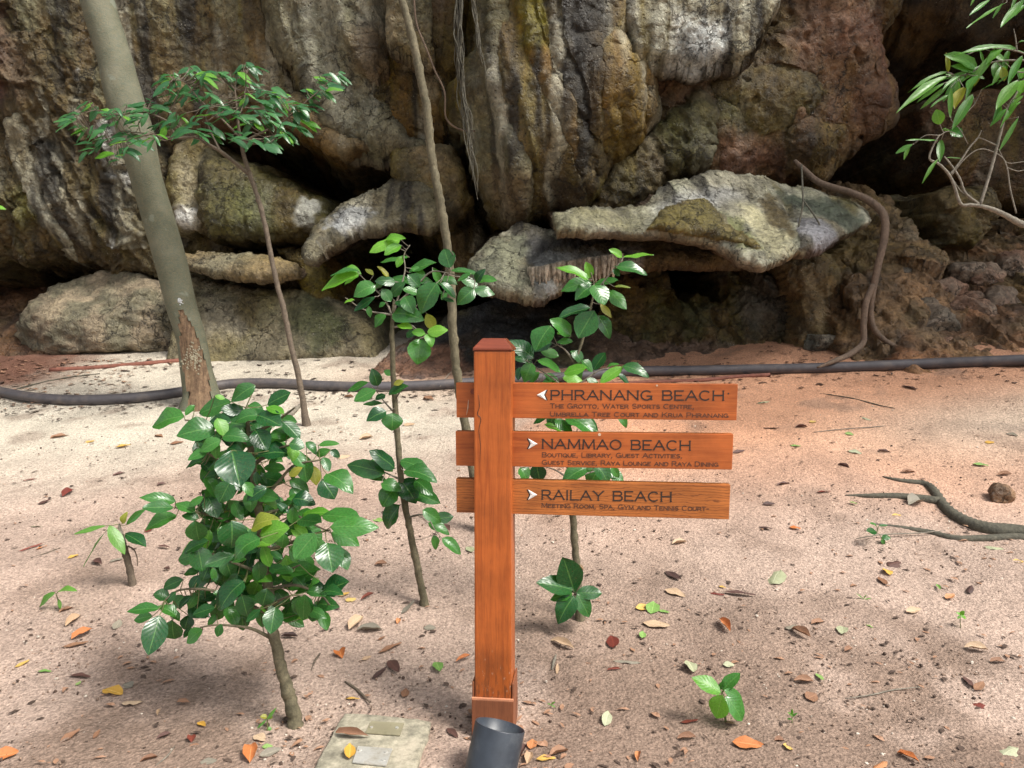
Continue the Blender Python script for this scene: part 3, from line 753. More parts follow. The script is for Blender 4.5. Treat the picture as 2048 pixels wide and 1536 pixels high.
COL = COL * np.where(np.isin(FID, [1, 3]), .72, np.where(np.isin(FID, [13, 14, 15, 16]), .85, np.where(FID == 12, 1.12, .95)))[:, None]

def grid_normals(Xg, Yg, Zg):
    P = np.stack([Xg, Yg, Zg], -1)
    du = np.gradient(P, axis=1); dv = np.gradient(P, axis=0)
    n = np.cross(du, dv); n /= np.linalg.norm(n, axis=-1, keepdims=True) + 1e-12
    return n
# smooth slightly for normals
Yg = Y[:n0].reshape(shp)
Ys = Yg.copy()
for _ in range(1):
    Ys[1:-1, 1:-1] = (Ys[1:-1, 1:-1] * 2 + Ys[:-2, 1:-1] + Ys[2:, 1:-1] + Ys[1:-1, :-2] + Ys[1:-1, 2:]) / 6
Yn = Ys.copy()
for _ in range(3):
    Yn[1:-1, 1:-1] = (Yn[1:-1, 1:-1] * 2 + Yn[:-2, 1:-1] + Yn[2:, 1:-1] + Yn[1:-1, :-2] + Yn[1:-1, 2:]) / 6
N = grid_normals(CX, Yn, CZ).reshape(-1, 3)
Yf = [Ys.ravel()]; Nl = [N]
for (i, o0, sh_, sd) in SG:
    n_ = sh_[0] * sh_[1]; yg_ = Y[o0:o0 + n_].reshape(sh_)
    Nl.append(grid_normals(X[o0:o0 + n_].reshape(sh_), yg_, Z[o0:o0 + n_].reshape(sh_)).reshape(-1, 3)); Yf.append(yg_.ravel())
N = np.concatenate(Nl); Yf = np.concatenate(Yf)
N[N[:, 1] > 0] *= -1
upz = sstep(2.5, 3.1, Z)
fold = fbm(X * 1.25 + .25 * Z + .35 * pn(X * .6, Z * .6, 0 * X + 2), 0 * X + 3, Z * .20, 3, True)
# strata that lean with the rock, pitted relief, drip grooves
r1 = fbm(X * 1.1, Yf * 1.1, Z * 1.1, 5)
r2 = fbm(X * 3.2 + 5, Yf * 3.2, Z * 3.2, 5, True)
diag = (X * .9 + Z * .44)
r3 = fbm(diag * 5.5, Yf * 2, (X * .44 - Z * .9) * 1.0, 4, True)
r4 = fbm(X * 7.5, Yf * 2.5, Z * .9, 4, True)
r5 = fbm(X * 13, Yf * 13, Z * 13, 3)
fw = X + .25 * fbm(X * 1.3, Z * 1.3, 0 * X + 3, 4); fz = Z + .25 * fbm(X * 1.3 + 9, Z * 1.3, 0 * X + 6, 4)
fc = .30 * facets(fw * .8 + fz * .6, fz * .8 - fw * .6, .62, 1) + .34 * facets(fw * .8 + fz * .6, (fz * .8 - fw * .6) * .6, .26, 2)
crk = fbm(fw * .9 + 60, Yf * .4, fz * .9, 3, True)
crack = sstep(.80, .96, crk)
soft = ra < .95
disp = .085 * r1 + ra * (.050 * (r2 - .25) + .024 * r5 + .026 * (fbm(X * 9 + 3, Yf * 9, Z * 9, 3, True) - .2)) + np.where(soft, .16, .75) * ra * fc * .8 - .07 * crack * np.where(soft, .5, 1.0)
disp = disp + np.where(stv > 0, np.where(np.isin(FID, [1, 3]), .085 * (r3 - .2), .024 * (r4 - .2)), 0)
disp = disp + upz * np.where(np.isin(FID, [1, 3, 4, 6, 9, 10, 11, 13]), .16, .08) * (fold - .15)
# solution pits
pit = sstep(.30, .48, fbm(X * 5.2 + 77, Yf * 5.2, Z * 5.2, 2)); disp = disp - .06 * pit * np.isin(FID, [1, 13, 14, 15, 16, 20, 30, 32, 33])
PV = np.stack([X, Yf, Z], 1) + N * disp[:, None]
H, Wd = shp
idx = np.arange(H * Wd).reshape(H, Wd)
quads = np.stack([idx[:-1, :-1], idx[:-1, 1:], idx[1:, 1:], idx[1:, :-1]], -1).reshape(-1, 4)
FIDm = FID[:n0]; qf = FIDm[quads].max(1)
def sub(fid):
    q = quads[qf == fid]; u, inv = np.unique(q, return_inverse=True)
    return u, inv.reshape(-1, 4)
u, q = sub(0)
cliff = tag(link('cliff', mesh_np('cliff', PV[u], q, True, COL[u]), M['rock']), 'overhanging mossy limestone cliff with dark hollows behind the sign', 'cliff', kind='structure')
for (i, o0, sh_, sd) in SG:
    n_ = sh_[0] * sh_[1]; g_ = np.arange(n_).reshape(sh_)
    q = np.stack([g_[:-1, :-1], g_[:-1, 1:], g_[1:, 1:], g_[1:, :-1]], -1).reshape(-1, 4)
    q = q[(sd[q] > 0).all(1)]
    V_ = PV[o0:o0 + n_].copy(); c_ = COL[o0:o0 + n_]
    # pull the rim onto the smooth outline
    g1, g0 = np.gradient(sd.reshape(sh_), .0125); gl = np.sqrt(g0 ** 2 + g1 ** 2).ravel() + 1e-6
    ed = {}
    for a_ in q:
        for e0, e1 in ((a_[0], a_[1]), (a_[1], a_[2]), (a_[2], a_[3]), (a_[3], a_[0])):
            kk = (min(e0, e1), max(e0, e1)); ed[kk] = None if kk in ed else (e0, e1)
    be = [e for e in ed.values() if e is not None]; bv = sorted({int(v_) for e in be for v_ in e})
    bvn = np.array(bv); mv = np.clip(sd[bvn], 0, .02)
    V_[bvn, 0] -= mv * (g0.ravel() / gl)[bvn]; V_[bvn, 2] -= mv * (g1.ravel() / gl)[bvn]
    rings = [{v_: v_ for v_ in bv}]; VV = [V_]; CC = [c_]; base_ = n_
    gx_n, gz_n = (g0.ravel() / gl)[bvn], (g1.ravel() / gl)[bvn]
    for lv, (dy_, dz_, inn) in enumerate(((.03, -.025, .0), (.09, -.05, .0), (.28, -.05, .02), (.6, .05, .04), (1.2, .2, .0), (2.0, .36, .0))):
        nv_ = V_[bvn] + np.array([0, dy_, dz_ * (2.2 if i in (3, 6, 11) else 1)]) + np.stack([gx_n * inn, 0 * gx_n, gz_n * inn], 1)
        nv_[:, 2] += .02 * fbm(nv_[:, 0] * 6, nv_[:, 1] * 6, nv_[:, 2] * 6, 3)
        VV.append(nv_); t_ = min(1, .35 + lv * .3); CC.append(c_[bvn] * (1 - t_) + np.array([.085, .055, .030]) * t_)  # rim blends to dark brown underneath, shade put into the stone colour
        rings.append({v_: base_ + r_ for r_, v_ in enumerate(bv)}); base_ += len(bv)
    qs = []
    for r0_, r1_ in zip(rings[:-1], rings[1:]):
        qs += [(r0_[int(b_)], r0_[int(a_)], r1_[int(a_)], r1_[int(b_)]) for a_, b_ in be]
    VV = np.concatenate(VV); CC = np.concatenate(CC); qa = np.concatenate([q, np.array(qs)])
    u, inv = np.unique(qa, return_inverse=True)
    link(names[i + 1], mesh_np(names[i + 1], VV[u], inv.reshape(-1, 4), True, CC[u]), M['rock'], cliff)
for i in range(1, len(names)):
    u, q = sub(i)
    if len(q) < 4: continue
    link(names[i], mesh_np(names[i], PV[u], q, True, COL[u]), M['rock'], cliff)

# ------------------------------------------------------------------ boulders and loose rocks
def rock(name, label, px, py, w, h, d, seed, c, c2, planes=9, rough=.12, Yd=None, sink=.3, cat='rock', group=None, sub=4, rotz=0.0):
    """a loose stone sitting in the earth; px,py = middle of its foot"""
    base = G(px, py) if Yd is None else W(px, py, Yd)
    rs = np.random.RandomState(seed)
    bm = bmesh.new(); bmesh.ops.create_icosphere(bm, subdivisions=sub, radius=1.0)
    v = np.array([p.co[:] for p in bm.verts]); f = np.array([[q.index for q in p.verts] for p in bm.faces]); bm.free()
    for _ in range(planes):
        n = rs.normal(size=3); n /= np.linalg.norm(n); dd = rs.uniform(.55, .85)
        s = v @ n; v = v - np.where(s > dd, (s - dd) * .92, 0)[:, None] * n
    o = rs.uniform(0, 50, 3); q = v * 1.6 + o
    nn = v / (np.linalg.norm(v, axis=1, keepdims=True) + 1e-9)
    v = v + nn * (rough * fbm(q[:, 0], q[:, 1], q[:, 2], 4) + rough * .5 * (fbm(q[:, 0] * 3, q[:, 1] * 3, q[:, 2] * 3, 4, True) - .3))[:, None]
    v = v * np.array([w / 2, d / 2, h / 2])
    ca_, sa_ = math.cos(rotz), math.sin(rotz)
    v = np.stack([v[:, 0] * ca_ - v[:, 1] * sa_, v[:, 0] * sa_ + v[:, 1] * ca_, v[:, 2]], 1)
    v[:, 2] += h / 2 - sink * h
    t = sstep(-.25, .25, fbm(v[:, 0] * 3 + seed, v[:, 1] * 3, v[:, 2] * 3, 4))[:, None]
    col = np.array(c) * (1 - t) + np.array(c2) * t
    ob = link(name, mesh_np(name, v, f, True, col), M['rock'])
    ob.location = (base.x, base.y + d * .35, base.z)
    return tag(ob, label, cat, group)

rock('boulder', 'long low rounded boulder at the cliff foot behind the leaning trunk', 222, 703, 2.75, 1.5, 1.6, 9, (.15, .135, .085), (.27, .215, .14), 6, .15, sink=.30, cat='boulder', sub=6)
rock('boulder', 'pale boulder wedged beside the foot of the leaning trunk', 350, 700, .9, .9, .8, 12, (.28, .245, .17), (.20, .175, .115), 7, .12, sink=.12, cat='boulder', sub=5)
rock('rock', 'flat grey stone lying below the fork of the brown aerial root', 1668, 700, .62, .30, .5, 21, (.13, .13, .10), (.22, .19, .14), 10, .18, sink=.25, sub=5)
rock('rock', 'lumpy tan stone on the sand above the surface roots', 2008, 1006, .17, .15, .14, 33, (.26, .15, .075), (.17, .10, .055), 8, .25, sink=.2)
rock('rock', 'small dark stone touching the lower curve of the aerial root', 1800, 672, .42, .30, .4, 41, (.09, .085, .07), (.17, .14, .11), 10, .2, sink=.3)
jag = [(1870,665,.75,.6,31,'broad tilted slate grey rock just right of the aerial root'), (1890,700,.7,.28,36,'low flat grey rock at the edge of the orange sand'), (1965,640,.6,.5,51,'dark rock with a sharp ridge in the rubble slope'),
       (2025,625,.55,.5,57,'dark rock at the right edge above the sand'), (1835,600,.42,.34,61,'knobbly rock below the middle of the aerial root, in the rubble'), (1905,590,.45,.36,63,'reddish rock in the middle of the rubble slope'),
       (1990,560,.5,.36,69,'red brown rock high on the rubble slope'), (1940,545,.5,.3,71,'flat rock at the top of the rubble slope under the branch'), (2040,530,.45,.35,75,'rubble rock at the right edge under the grey branch'),
       (1815,555,.3,.22,77,'small rubble rock right beside the hanging aerial root'), (1960,600,.3,.22,81,'small dark rock among the larger rubble rocks'), (1795,620,.32,.25,84,'pitted small rock left of the tilted slate rock')]
for (px, py, w, h, sd, lb) in jag:
    Yd = 8.0 + max(0, (690 - py)) * .0065
    rock('rubble_rock', lb, px, py, w, h, w * .9, sd, (.12, .10, .072) if sd % 3 else (.26, .15, .095), (.22, .165, .115), 12, .26, Yd=Yd, sink=.4, group='rocks on the rubble slope', rotz=sd * .7)

# small stalactites along the lip of the grey shelf: each one is a part of the cliff
rs = np.random.RandomState(8)
lip = [(1058,562),(1085,560),(1120,552),(1160,545),(1200,540),(1240,534)]
for k in range(34):
    t = k / 33; a = t * (len(lip) - 1); i = min(int(a), len(lip) - 2); fr = a - i
    px = lip[i][0] * (1 - fr) + lip[i + 1][0] * fr; py = lip[i][1] * (1 - fr) + lip[i + 1][1] * fr - 16
    L = rs.uniform(.13, .30) * (1.15 - .55 * t); Yd = 7.93 + rs.uniform(-.05, .09)
    p = W(px + rs.uniform(-3, 3), py, Yd); mb = MB(); n = 6; r0 = rs.uniform(.022, .042)
    mb.tube([p + Vector((rs.uniform(-.006, .006), rs.uniform(-.006, .006), .06 - (L + .06) * j / n)) for j in range(n + 1)], [r0 * (1 - .72 * (j / n) ** 1.3) for j in range(n + 1)], 8, wob=.12)
    o = mb.build('small_stalactite', None, cliff)
    c4 = np.ones((len(o.data.vertices), 4), np.float32); c4[:, :3] = np.array([.42, .36, .27]) * rs.uniform(.6, 1.15)
    o.data.color_attributes.new('Col', 'FLOAT_COLOR', 'POINT').data.foreach_set('color', c4.ravel())
    o.data.materials.append(M['rock'])

# ------------------------------------------------------------------ sign
YAW = R(6.0)
SB = G(992, 1478); SB.y = 2.86; SB.x = W(990, 1000, 2.86).x; SB.z = gzf(SB.x, SB.y)
sign = empty('direction_sign', SB, 'orange varnished wooden post with three boards pointing to beaches', 'sign')
sign.rotation_euler = (0, 0, -YAW)
SM = Matrix.Translation(SB) @ Matrix.Rotation(-YAW, 4, 'Z')
SI = SM.inverted()
def L(px, py, yl):
    """photo pixel -> sign's own coordinates on the plane y = yl"""
    o = SI @ Vector((0, 0, CAMZ)); d = SI.to_3x3() @ ray(px, py)
    t = (yl - o.y) / d.y
    return o + d * t
HP = .069
ptop = L(990, 702, -HP).z
mb = MB(); mb.box((-HP, -HP, -.25), (HP, HP, ptop)); mb.build('post', M['post'], sign, False, .006)
# bevelled cap
mb = MB(); a, b = HP + .003, HP * .60; z0, z1, z2 = ptop + .001, ptop + .010, ptop + .046
v = [(sx * a, sy * a, z0) for sx, sy in ((-1,-1),(1,-1),(1,1),(-1,1))] + [(sx * a, sy * a, z1) for sx, sy in ((-1,-1),(1,-1),(1,1),(-1,1))] + [(sx * b, sy * b, z2) for sx, sy in ((-1,-1),(1,-1),(1,1),(-1,1))]
f = [(3,2,1,0),(8,9,10,11)] + [(i + k * 4, (i + 1) % 4 + k * 4, (i + 1) % 4 + 4 + k * 4, i + 4 + k * 4) for k in (0, 1) for i in range(4)]
mb.add(v, f); mb.build('cap', M['cap'], sign, False, .003)
M['foot'] = make_wood('weathered_foot_wood', (.13, .042, .02), (.22, .075, .032), (.06, .022, .012), 'z', rough=.6)
# kick boards round the foot
zt, zs = L(995, 1404, -HP - .02).z, L(995, 1366, -HP).z
q = HP + .002
for nm, lo, hi in (('foot_board', (-q - .007, -q - .012, -.2), (q + .007, -q, zt)), ('foot_board', (-q - .007, -q, -.2), (-q, q, zs)), ('foot_board', (q, -q, -.2), (q + .007, q, zs)), ('foot_board', (-q - .007, q, -.2), (q + .007, q + .012, zt))):
    mb = MB(); mb.box(lo, hi); mb.build(nm, M['foot'], sign, False, .002)
mb = MB(); mb.box((-q - .0065, -q - .0115, zt + .0005), (q + .0065, -q - .0005, zt + .007)); mb.build('foot_board_top', simple('bare_pinkish_end_grain', (.50, .21, .11), .7), sign, False)

# --- letters: strokes on a unit height, wide capitals with tiny serifs
def arc(cx, cy, rx, ry, a0, a1, n=12): return [(cx + rx * math.cos(R(a0 + (a1 - a0) * i / n)), cy + ry * math.sin(R(a0 + (a1 - a0) * i / n))) for i in range(n + 1)]
GL = {
 'A': (1.12, [[(.03,0),(.56,1)],[(.56,1),(1.09,0)],[(.24,.34),(.88,.34)]]),
 'B': (.98, [[(.08,0),(.08,1)],[(.08,1),(.62,1)]+arc(.62,.765,.25,.235,90,-90,8)+[(.08,.53)],[(.08,0),(.66,0)]+arc(.66,.265,.27,.265,-90,90,8)]),
 'C': (1.08, [arc(.56,.5,.50,.5,48,312,16)]),
 'D': (1.08, [[(.08,0),(.08,1)],[(.08,1),(.5,1)]+arc(.5,.5,.50,.5,90,-90,10)+[(.08,0)]]),
 'E': (.90, [[(.08,0),(.08,1)],[(.08,1),(.84,1)],[(.08,.52),(.68,.52)],[(.08,0),(.86,0)]]),
 'F': (.86, [[(.08,0),(.08,1)],[(.08,1),(.82,1)],[(.08,.5),(.66,.5)]]),
 'G': (1.12, [arc(.56,.5,.50,.5,48,330,16),[(.62,.42),(1.03,.42)],[(1.03,.42),(1.03,.02)]]),
 'H': (1.10, [[(.08,0),(.08,1)],[(1.0,0),(1.0,1)],[(.08,.52),(1.0,.52)]]),
 'I': (.26, [[(.13,0),(.13,1)]]),
 'K': (1.04, [[(.08,0),(.08,1)],[(.96,1),(.10,.42)],[(.40,.62),(1.0,0)]]),
 'L': (.86, [[(.08,0),(.08,1)],[(.08,0),(.82,0)]]),
 'M': (1.28, [[(.08,0),(.14,1)],[(.14,1),(.64,.1)],[(.64,.1),(1.14,1)],[(1.14,1),(1.20,0)]]),
 'N': (1.12, [[(.08,0),(.08,1)],[(.08,1),(1.02,0)],[(1.02,0),(1.02,1)]]),
 'O': (1.14, [arc(.57,.5,.51,.5,0,360,20)]),
 'P': (.92, [[(.08,0),(.08,1)],[(.08,1),(.58,1)]+arc(.58,.73,.27,.27,90,-90,8)+[(.08,.46)]]),
 'Q': (1.14, [arc(.57,.5,.51,.5,0,360,20),[(.66,.22),(1.06,-.08)]]),
 'R': (1.02, [[(.08,0),(.08,1)],[(.08,1),(.60,1)]+arc(.60,.745,.27,.255,90,-90,8)+[(.08,.49)],[(.52,.49),(.98,0)]]),
 'S': (.92, [arc(.46,.74,.36,.26,40,230,10)+arc(.46,.26,.38,.26,60,-150,10)]),
 'T': (.98, [[(.49,0),(.49,1)],[(.04,1),(.94,1)]]),
 'U': (1.06, [[(.08,1),(.08,.36)]+arc(.52,.36,.44,.36,180,360,10)+[(.96,1)]]),
 'V': (1.08, [[(.03,1),(.54,0)],[(.54,0),(1.05,1)]]),
 'W': (1.50, [[(.03,1),(.40,0)],[(.40,0),(.75,.9)],[(.75,.9),(1.10,0)],[(1.10,0),(1.47,1)]]),
 'Y': (1.04, [[(.03,1),(.52,.48)],[(1.01,1),(.52,.48)],[(.52,.48),(.52,0)]]),
 ',': (.30, [[(.18,.06),(.10,-.18)]]), '.': (.26, [[(.10,.03),(.16,.03)]]), '-': (.6, [[(.08,.45),(.52,.45)]]),
}
def lettering(text, x0, x1, zl, zr, cap, small, y, th=.15, mat='ink', board=None, name='lettering'):
    """one line of capitals between x0 and x1 (board coordinates); lower case = small capitals"""
    segs = []; cur = 0.0; wi = 0
    for ch in text:
        if ch == ' ': cur += small * .75; wi += 1; continue
        s = cap if not ch.islower() else small
        w, st = GL[ch.upper()]
        for pl in st: segs.append((wi, [(cur + px * s, pz * s) for px, pz in pl]))
        cur += (w + .16) * s
    k = (x1 - x0) / cur; mb = MB(); T = th * cap; lev = 0
    def quad(a, b, t):
        nonlocal lev
        d = Vector((b[0] - a[0], b[1] - a[1]))
        if d.length < 1e-7: return
        d.normalize(); nrm = Vector((-d.y, d.x)) * t / 2; e = d * t * .42
        lev = (lev + 1) % 17; yy_ = y - .0006 - lev * .00004
        A = Vector(a) - e; B = Vector(b) + e
        mb.add([(p.x, yy_, p.y) for p in (A - nrm, B - nrm, B + nrm, A + nrm)], [(0, 1, 2, 3)])
    def pos(p): x = x0 + p[0] * k; return (x, zl + (zr - zl) * (p[0] / cur) + p[1])
    last = 0
    for wi, sg in segs + [(-1, [(0, 0), (0, 0)])]:
        if wi != last:
            mb.build(name, M[mat], board, False); mb = MB(); last = wi
            if wi < 0: break
        P = [pos(p) for p in sg]
        for a, b in zip(P[:-1], P[1:]): quad(a, b, T)
        for e, o in ((P[0], P[1]), (P[-1], P[-2])):
            d = Vector((e[0] - o[0], e[1] - o[1]))
            if len(sg) == 2 and d.length > .2 * cap and abs(d.x) < abs(d.y) * 1.5 :
                quad((e[0] - T * .75, e[1]), (e[0] + T * .75, e[1]), T * .42)

BF, BB = -.020, .020            # board front and back planes
def board(x_l, x_r, ytl, ybl, ytr, ybr, mat, label):
    tl, tr, br, bl = L(x_l, ytl, BF), L(x_r, ytr, BF), L(x_r - 3, ybr, BF), L(x_l + 1, ybl, BF)
    mb = MB()
    v = [(p.x, BF, p.z) for p in (bl, br, tr, tl)] + [(p.x, BB, p.z) for p in (bl, br, tr, tl)]
    mb.add(v, [(0,1,2,3),(7,6,5,4),(0,4,5,1),(1,5,6,2),(2,6,7,3),(3,7,4,0)])
    o = mb.build('board', M[mat], sign, False, .0022)
    if label: o['label'] = label
    return o
def arrow(px_tip, px_back, py, half, brd):
    s = 1 if px_tip > px_back else -1
    t = L(px_tip, py, BF); u = L(px_back, py - half, BF); w = L(px_back, py + half, BF); n = L(px_back + s * 5.0, py, BF)
    mb = MB(); y = BF - .0012; r = BF - .0045
    v = [(t.x, y, t.z), (u.x, y, u.z), (n.x, y, n.z), (w.x, y, w.z), (n.x * .55 + t.x * .45, r, n.z), (t.x, BF + .002, t.z), (u.x, BF + .002, u.z), (n.x, BF + .002, n.z), (w.x, BF + .002, w.z)]
    f = [(0,1,4),(1,2,4),(2,3,4),(3,0,4),(0,5,6,1),(1,6,7,2),(2,7,8,3),(3,8,5,0)]
    if s < 0: f = [tuple(reversed(q)) for q in f]
    mb.add(v, f); mb.build('arrow', M['white'], brd, False)
    mb = MB(); u2 = L(px_back - s * 3, py - half, BF); w2 = L(px_back - s * 3, py + half, BF); n2 = L(px_back + s * 2.5, py, BF)
    mb.add([(p.x, BF - .0007, p.z) for p in (u, u2, n2, w2, w, n)], [(0,1,2,5),(5,2,3,4)]); mb.build('arrow_groove_shade', M['ink'], brd, False)  # dark strip painted for the shadow in the groove behind the arrow
def line(text, xa, xb, ya, yb, cap_px, small_px, brd, mat='ink', th=.15, nm='lettering'):
    a, b = L(xa, ya + cap_px / 2, BF), L(xb, yb + cap_px / 2, BF)
    k = (L(xa, ya - cap_px / 2, BF).z - a.z) / cap_px
    return lettering(text, a.x, b.x, a.z, b.z, cap_px * k, small_px * k, BF, th, mat, brd, nm)

b1 = board(912, 1476, 765.5, 835, 768.5, 841, 'board', None)
arrow(1073.5, 1093, 790, 10.5, b1)
line('PHRANANG BEACH', 1101, 1452, 790, 791.5, 18, 18, b1)
line('The Grotto, Water Sports Centre,', 1100, 1390, 811.5, 813, 8.6, 6.8, b1, 'ink_worn', .17)
line('Umbrella Tree Court and Krua Phranang', 1100, 1458, 828, 830.5, 8.6, 6.8, b1, 'ink_worn', .17)
b2 = board(911, 1467, 862.5, 931.5, 868.5, 939.5, 'board', None)
arrow(1075, 1056.5, 887.5, 10.5, b2)
line('NAMMAO BEACH', 1084, 1385, 887.5, 891.5, 18, 18, b2)
line('Boutique, Library, Guest Activities,', 1084, 1366, 909.5, 911.5, 8.6, 6.8, b2, 'ink_worn', .17)
line('Guest Service, Raya Lounge and Raya Dining', 1084, 1438, 924.5, 928.5, 8.6, 6.8, b2, 'ink_worn', .17)
b3 = board(912, 1461, 957.5, 1025, 970, 1039, 'board_knot', 'bottom board with strongly figured grain')
arrow(1074.5, 1056, 989.5, 10.5, b3)
line('RAILAY BEACH', 1083, 1347, 989.5, 994, 18, 18, b3)
line('Meeting Room, Spa, Gym and Tennis Court-', 1083, 1420, 1010.5, 1017.5, 8.6, 6.8, b3, 'ink_worn', .17)
def disc(px, py, r_px, mat, brd, nm, lift=.004):
    c = L(px, py, BF); r = r_px * .00186; mb = MB()
    mb.tube([(c.x, BF + .002, c.z), (c.x, BF - lift, c.z)], r, 10); mb.build(nm, M[mat], brd, False)
disc(946, 783, 5.2, 'cap', b1, 'bolt', .006); disc(1457, 787, 1.6, 'ink', b1, 'nail_hole', .0008)
disc(1314, 771, 2.0, 'pale_line', b1, 'nail_hole', .0008); disc(1199, 869, 3.0, 'pale_line', b2, 'knot_plug', .001)
# pale scratch on the stub of the top board
a = L(937, 800, BF); b = L(933, 830, BF); mb = MB()
mb.tube([(a.x, BF - .0005, a.z), ((a.x + b.x) / 2 + .002, BF - .0008, (a.z + b.z) / 2), (b.x, BF - .0005, b.z)], [.001, .0022, .001], 5); mb.build('scratch', M['pale_line'], b1)
# split and knot on the post
mb = MB(); pts = [L(x, y, -HP - .0003) for x, y in ((957,790),(959,812),(955,828),(962,838),(958,860),(961,890),(960,925))]
mb.tube(catmull(pts, 4), lerp_list([.0006, .0012, .0016, .0012, .0012, .0010, .0004], 25), 4); mb.build('crack', M['ink'], sign)

# ------------------------------------------------------------------ spotlight tube, paving slab
tb = W(985, 1575, 2.52); tt = W(1000, 1452, 2.56)
ax = (tt - tb).normalized(); ax = (ax + Vector((.10, .06, 0))).normalized()
u_ = ax.cross(Vector((0, 1, 0))).normalized(); w_ = ax.cross(u_)
tube = empty('spotlight_shroud', (tb.x, tb.y, gzf(tb.x, tb.y)), 'black plastic tube of a ground spotlight tilted towards the sign post', 'spotlight')
r = .087; n = 40; vv = []; ff = []
base = tt - ax * .42
prof = [(0, r), (.42, r), (.4225, r - .001), (.4225, r - .004), (.30, r - .005), (.22, r - .005), (.22, 0.002)]
for (h, rr) in prof:
    for k in range(n):
        th = 2 * math.pi * k / n; vv.append(base + ax * h + (u_ * math.cos(th) + w_ * math.sin(th)) * rr)
for j in range(len(prof) - 1):
    for k in range(n): ff.append((j * n + k, j * n + (k + 1) % n, (j + 1) * n + (k + 1) % n, (j + 1) * n + k))
mb = MB(); mb.add(vv, ff); o = mb.build('tube', M['tube'], tube, True, loc=tube.location)
mb = MB(); mb.tube([base + ax * .225, base + ax * .245], r - .012, 24); mb.build('lens', M['tube_in'], tube, False, loc=tube.location)
mb = MB(); mb.tube(catmull([base + ax * .22 - w_ * (r + .0006) + u_ * x for x in (-.02, 0, .02)], 3), .0008, 4); mb.build('scuff', simple('scuff', (.2, .21, .22), .6), tube, loc=tube.location)

def on_slab(px, py, z):
    d = ray(px, py); t = (z - CAMZ) / d.z
    return Vector((0, 0, CAMZ)) + d * t
sz = gzf(W(740, 1480, 2.75).x, 2.75) + .022
out = [(690,1424),(730,1426),(790,1432),(838,1436),(862,1441),(856,1470),(842,1505),(832,1545),(800,1575),(700,1580),(628,1570),(622,1545),(640,1510),(662,1470),(680,1438)]
top = [on_slab(a, b, sz) for a, b in out]
cen = sum(top, Vector()) / len(top)
rs = np.random.RandomState(2)
vv = []; ff = []; n = 60
ring = []
for k in range(n):
    a = k / n * len(top); i = int(a); fr = a - i
    p = top[i] * (1 - fr) + top[(i + 1) % len(top)] * fr
    ring.append(p + Vector((rs.uniform(-1, 1), rs.uniform(-1, 1), 0)) * .003)
levels = [(1.0, -.07), (1.0, -.012), (.985, -.003), (.95, 0), (.8, .001), (.55, .0), (.3, .001)]
for (s_, dz) in levels:
    for p in ring: vv.append(Vector((cen.x + (p.x - cen.x) * s_, cen.y + (p.y - cen.y) * s_, sz + dz + (rs.uniform(-.0012, .0012)))))
for j in range(len(levels) - 1):
    for k in range(n): ff.append((j * n + k, j * n + (k + 1) % n, (j + 1) * n + (k + 1) % n, (j + 1) * n + k))
ff.append(tuple((len(levels) - 1) * n + k for k in range(n)))
slab = empty('paving_slab', (cen.x, cen.y, sz - .022), 'mossy tan stone slab with two metal plates set in the earth', 'slab')
mb = MB(); mb.add(vv, ff); mb.build('stone', M['slab'], slab, True, loc=slab.location)
for pts, mat, lb, scr in (([(742,1444),(808,1448),(800,1472),(731,1467)], 'plate', 'upper dull olive plate', [(743,1455),(794,1456)]),
                      ([(716,1494),(785,1499),(772,1533),(705,1526)], 'plate2', 'lower bare zinc plate', [(767,1520),(720,1500),(772,1504)])):
    P = [on_slab(a, b, sz + .004) for a, b in pts]; mb = MB()
    v = [p.copy() for p in P] + [p + Vector((0, 0, .004)) for p in P]
    mb.add(v, [(0,1,2,3),(7,6,5,4),(0,4,5,1),(1,5,6,2),(2,6,7,3),(3,7,4,0)])
    o = mb.build('metal_plate', M[mat], slab, False, loc=slab.location); o['label'] = lb
    for a, b in scr:
        c = on_slab(a, b, sz + .008); m2 = MB(); m2.tube([c, c + Vector((0, 0, .003))], .0065, 10); s2 = m2.build('screw', M['plate2'], o, False, loc=slab.location)

# ------------------------------------------------------------------ long pipe, red pipe, buried strip
def ground_path(pxs, lift, n=8):
    return [p for p in catmull([G(a, b) + Vector((0, 0, lift)) for a, b in pxs], n)]
pp = [(-160,760),(-40,782),(20,797),(90,807),(170,810),(260,806),(340,797),(420,783),(480,776),(560,776),(650,781),(740,783),(830,781),(920,776),(1035,768),(1150,762),(1270,752),(1400,750),(1500,748),(1620,746),(1740,742),(1860,737),(1980,733),(2120,728),(2300,722)]
pts = ground_path(pp, .048, 8)
pts = [p if i % 1 == 0 else p for i, p in enumerate(pts)]
mb = MB(); mb.tube(pts, .052, 14, wob=.0); pipe = mb.build('pipe', M['pipe'], None, True)
tag(pipe, 'long dark grey plastic pipe lying across the ground behind the sign', 'pipe')
mb = MB(); mb.tube(ground_path([(1010,790),(1100,781),(1200,772),(1290,767),(1400,763),(1470,756),(1540,752)], .012, 5), .021, 8)
tag(mb.build('thin_pipe', M['rust'], None), 'thin red brown pipe lying along the near side of the grey pipe', 'pipe')
mb = MB(); mb.tube(ground_path([(100,742),(180,738),(280,730),(372,722)], .01, 5), .03, 8)
tag(mb.build('buried_board', M['rust'], None), 'half buried reddish strip on the pale sand left of the leaning trunk', 'board')

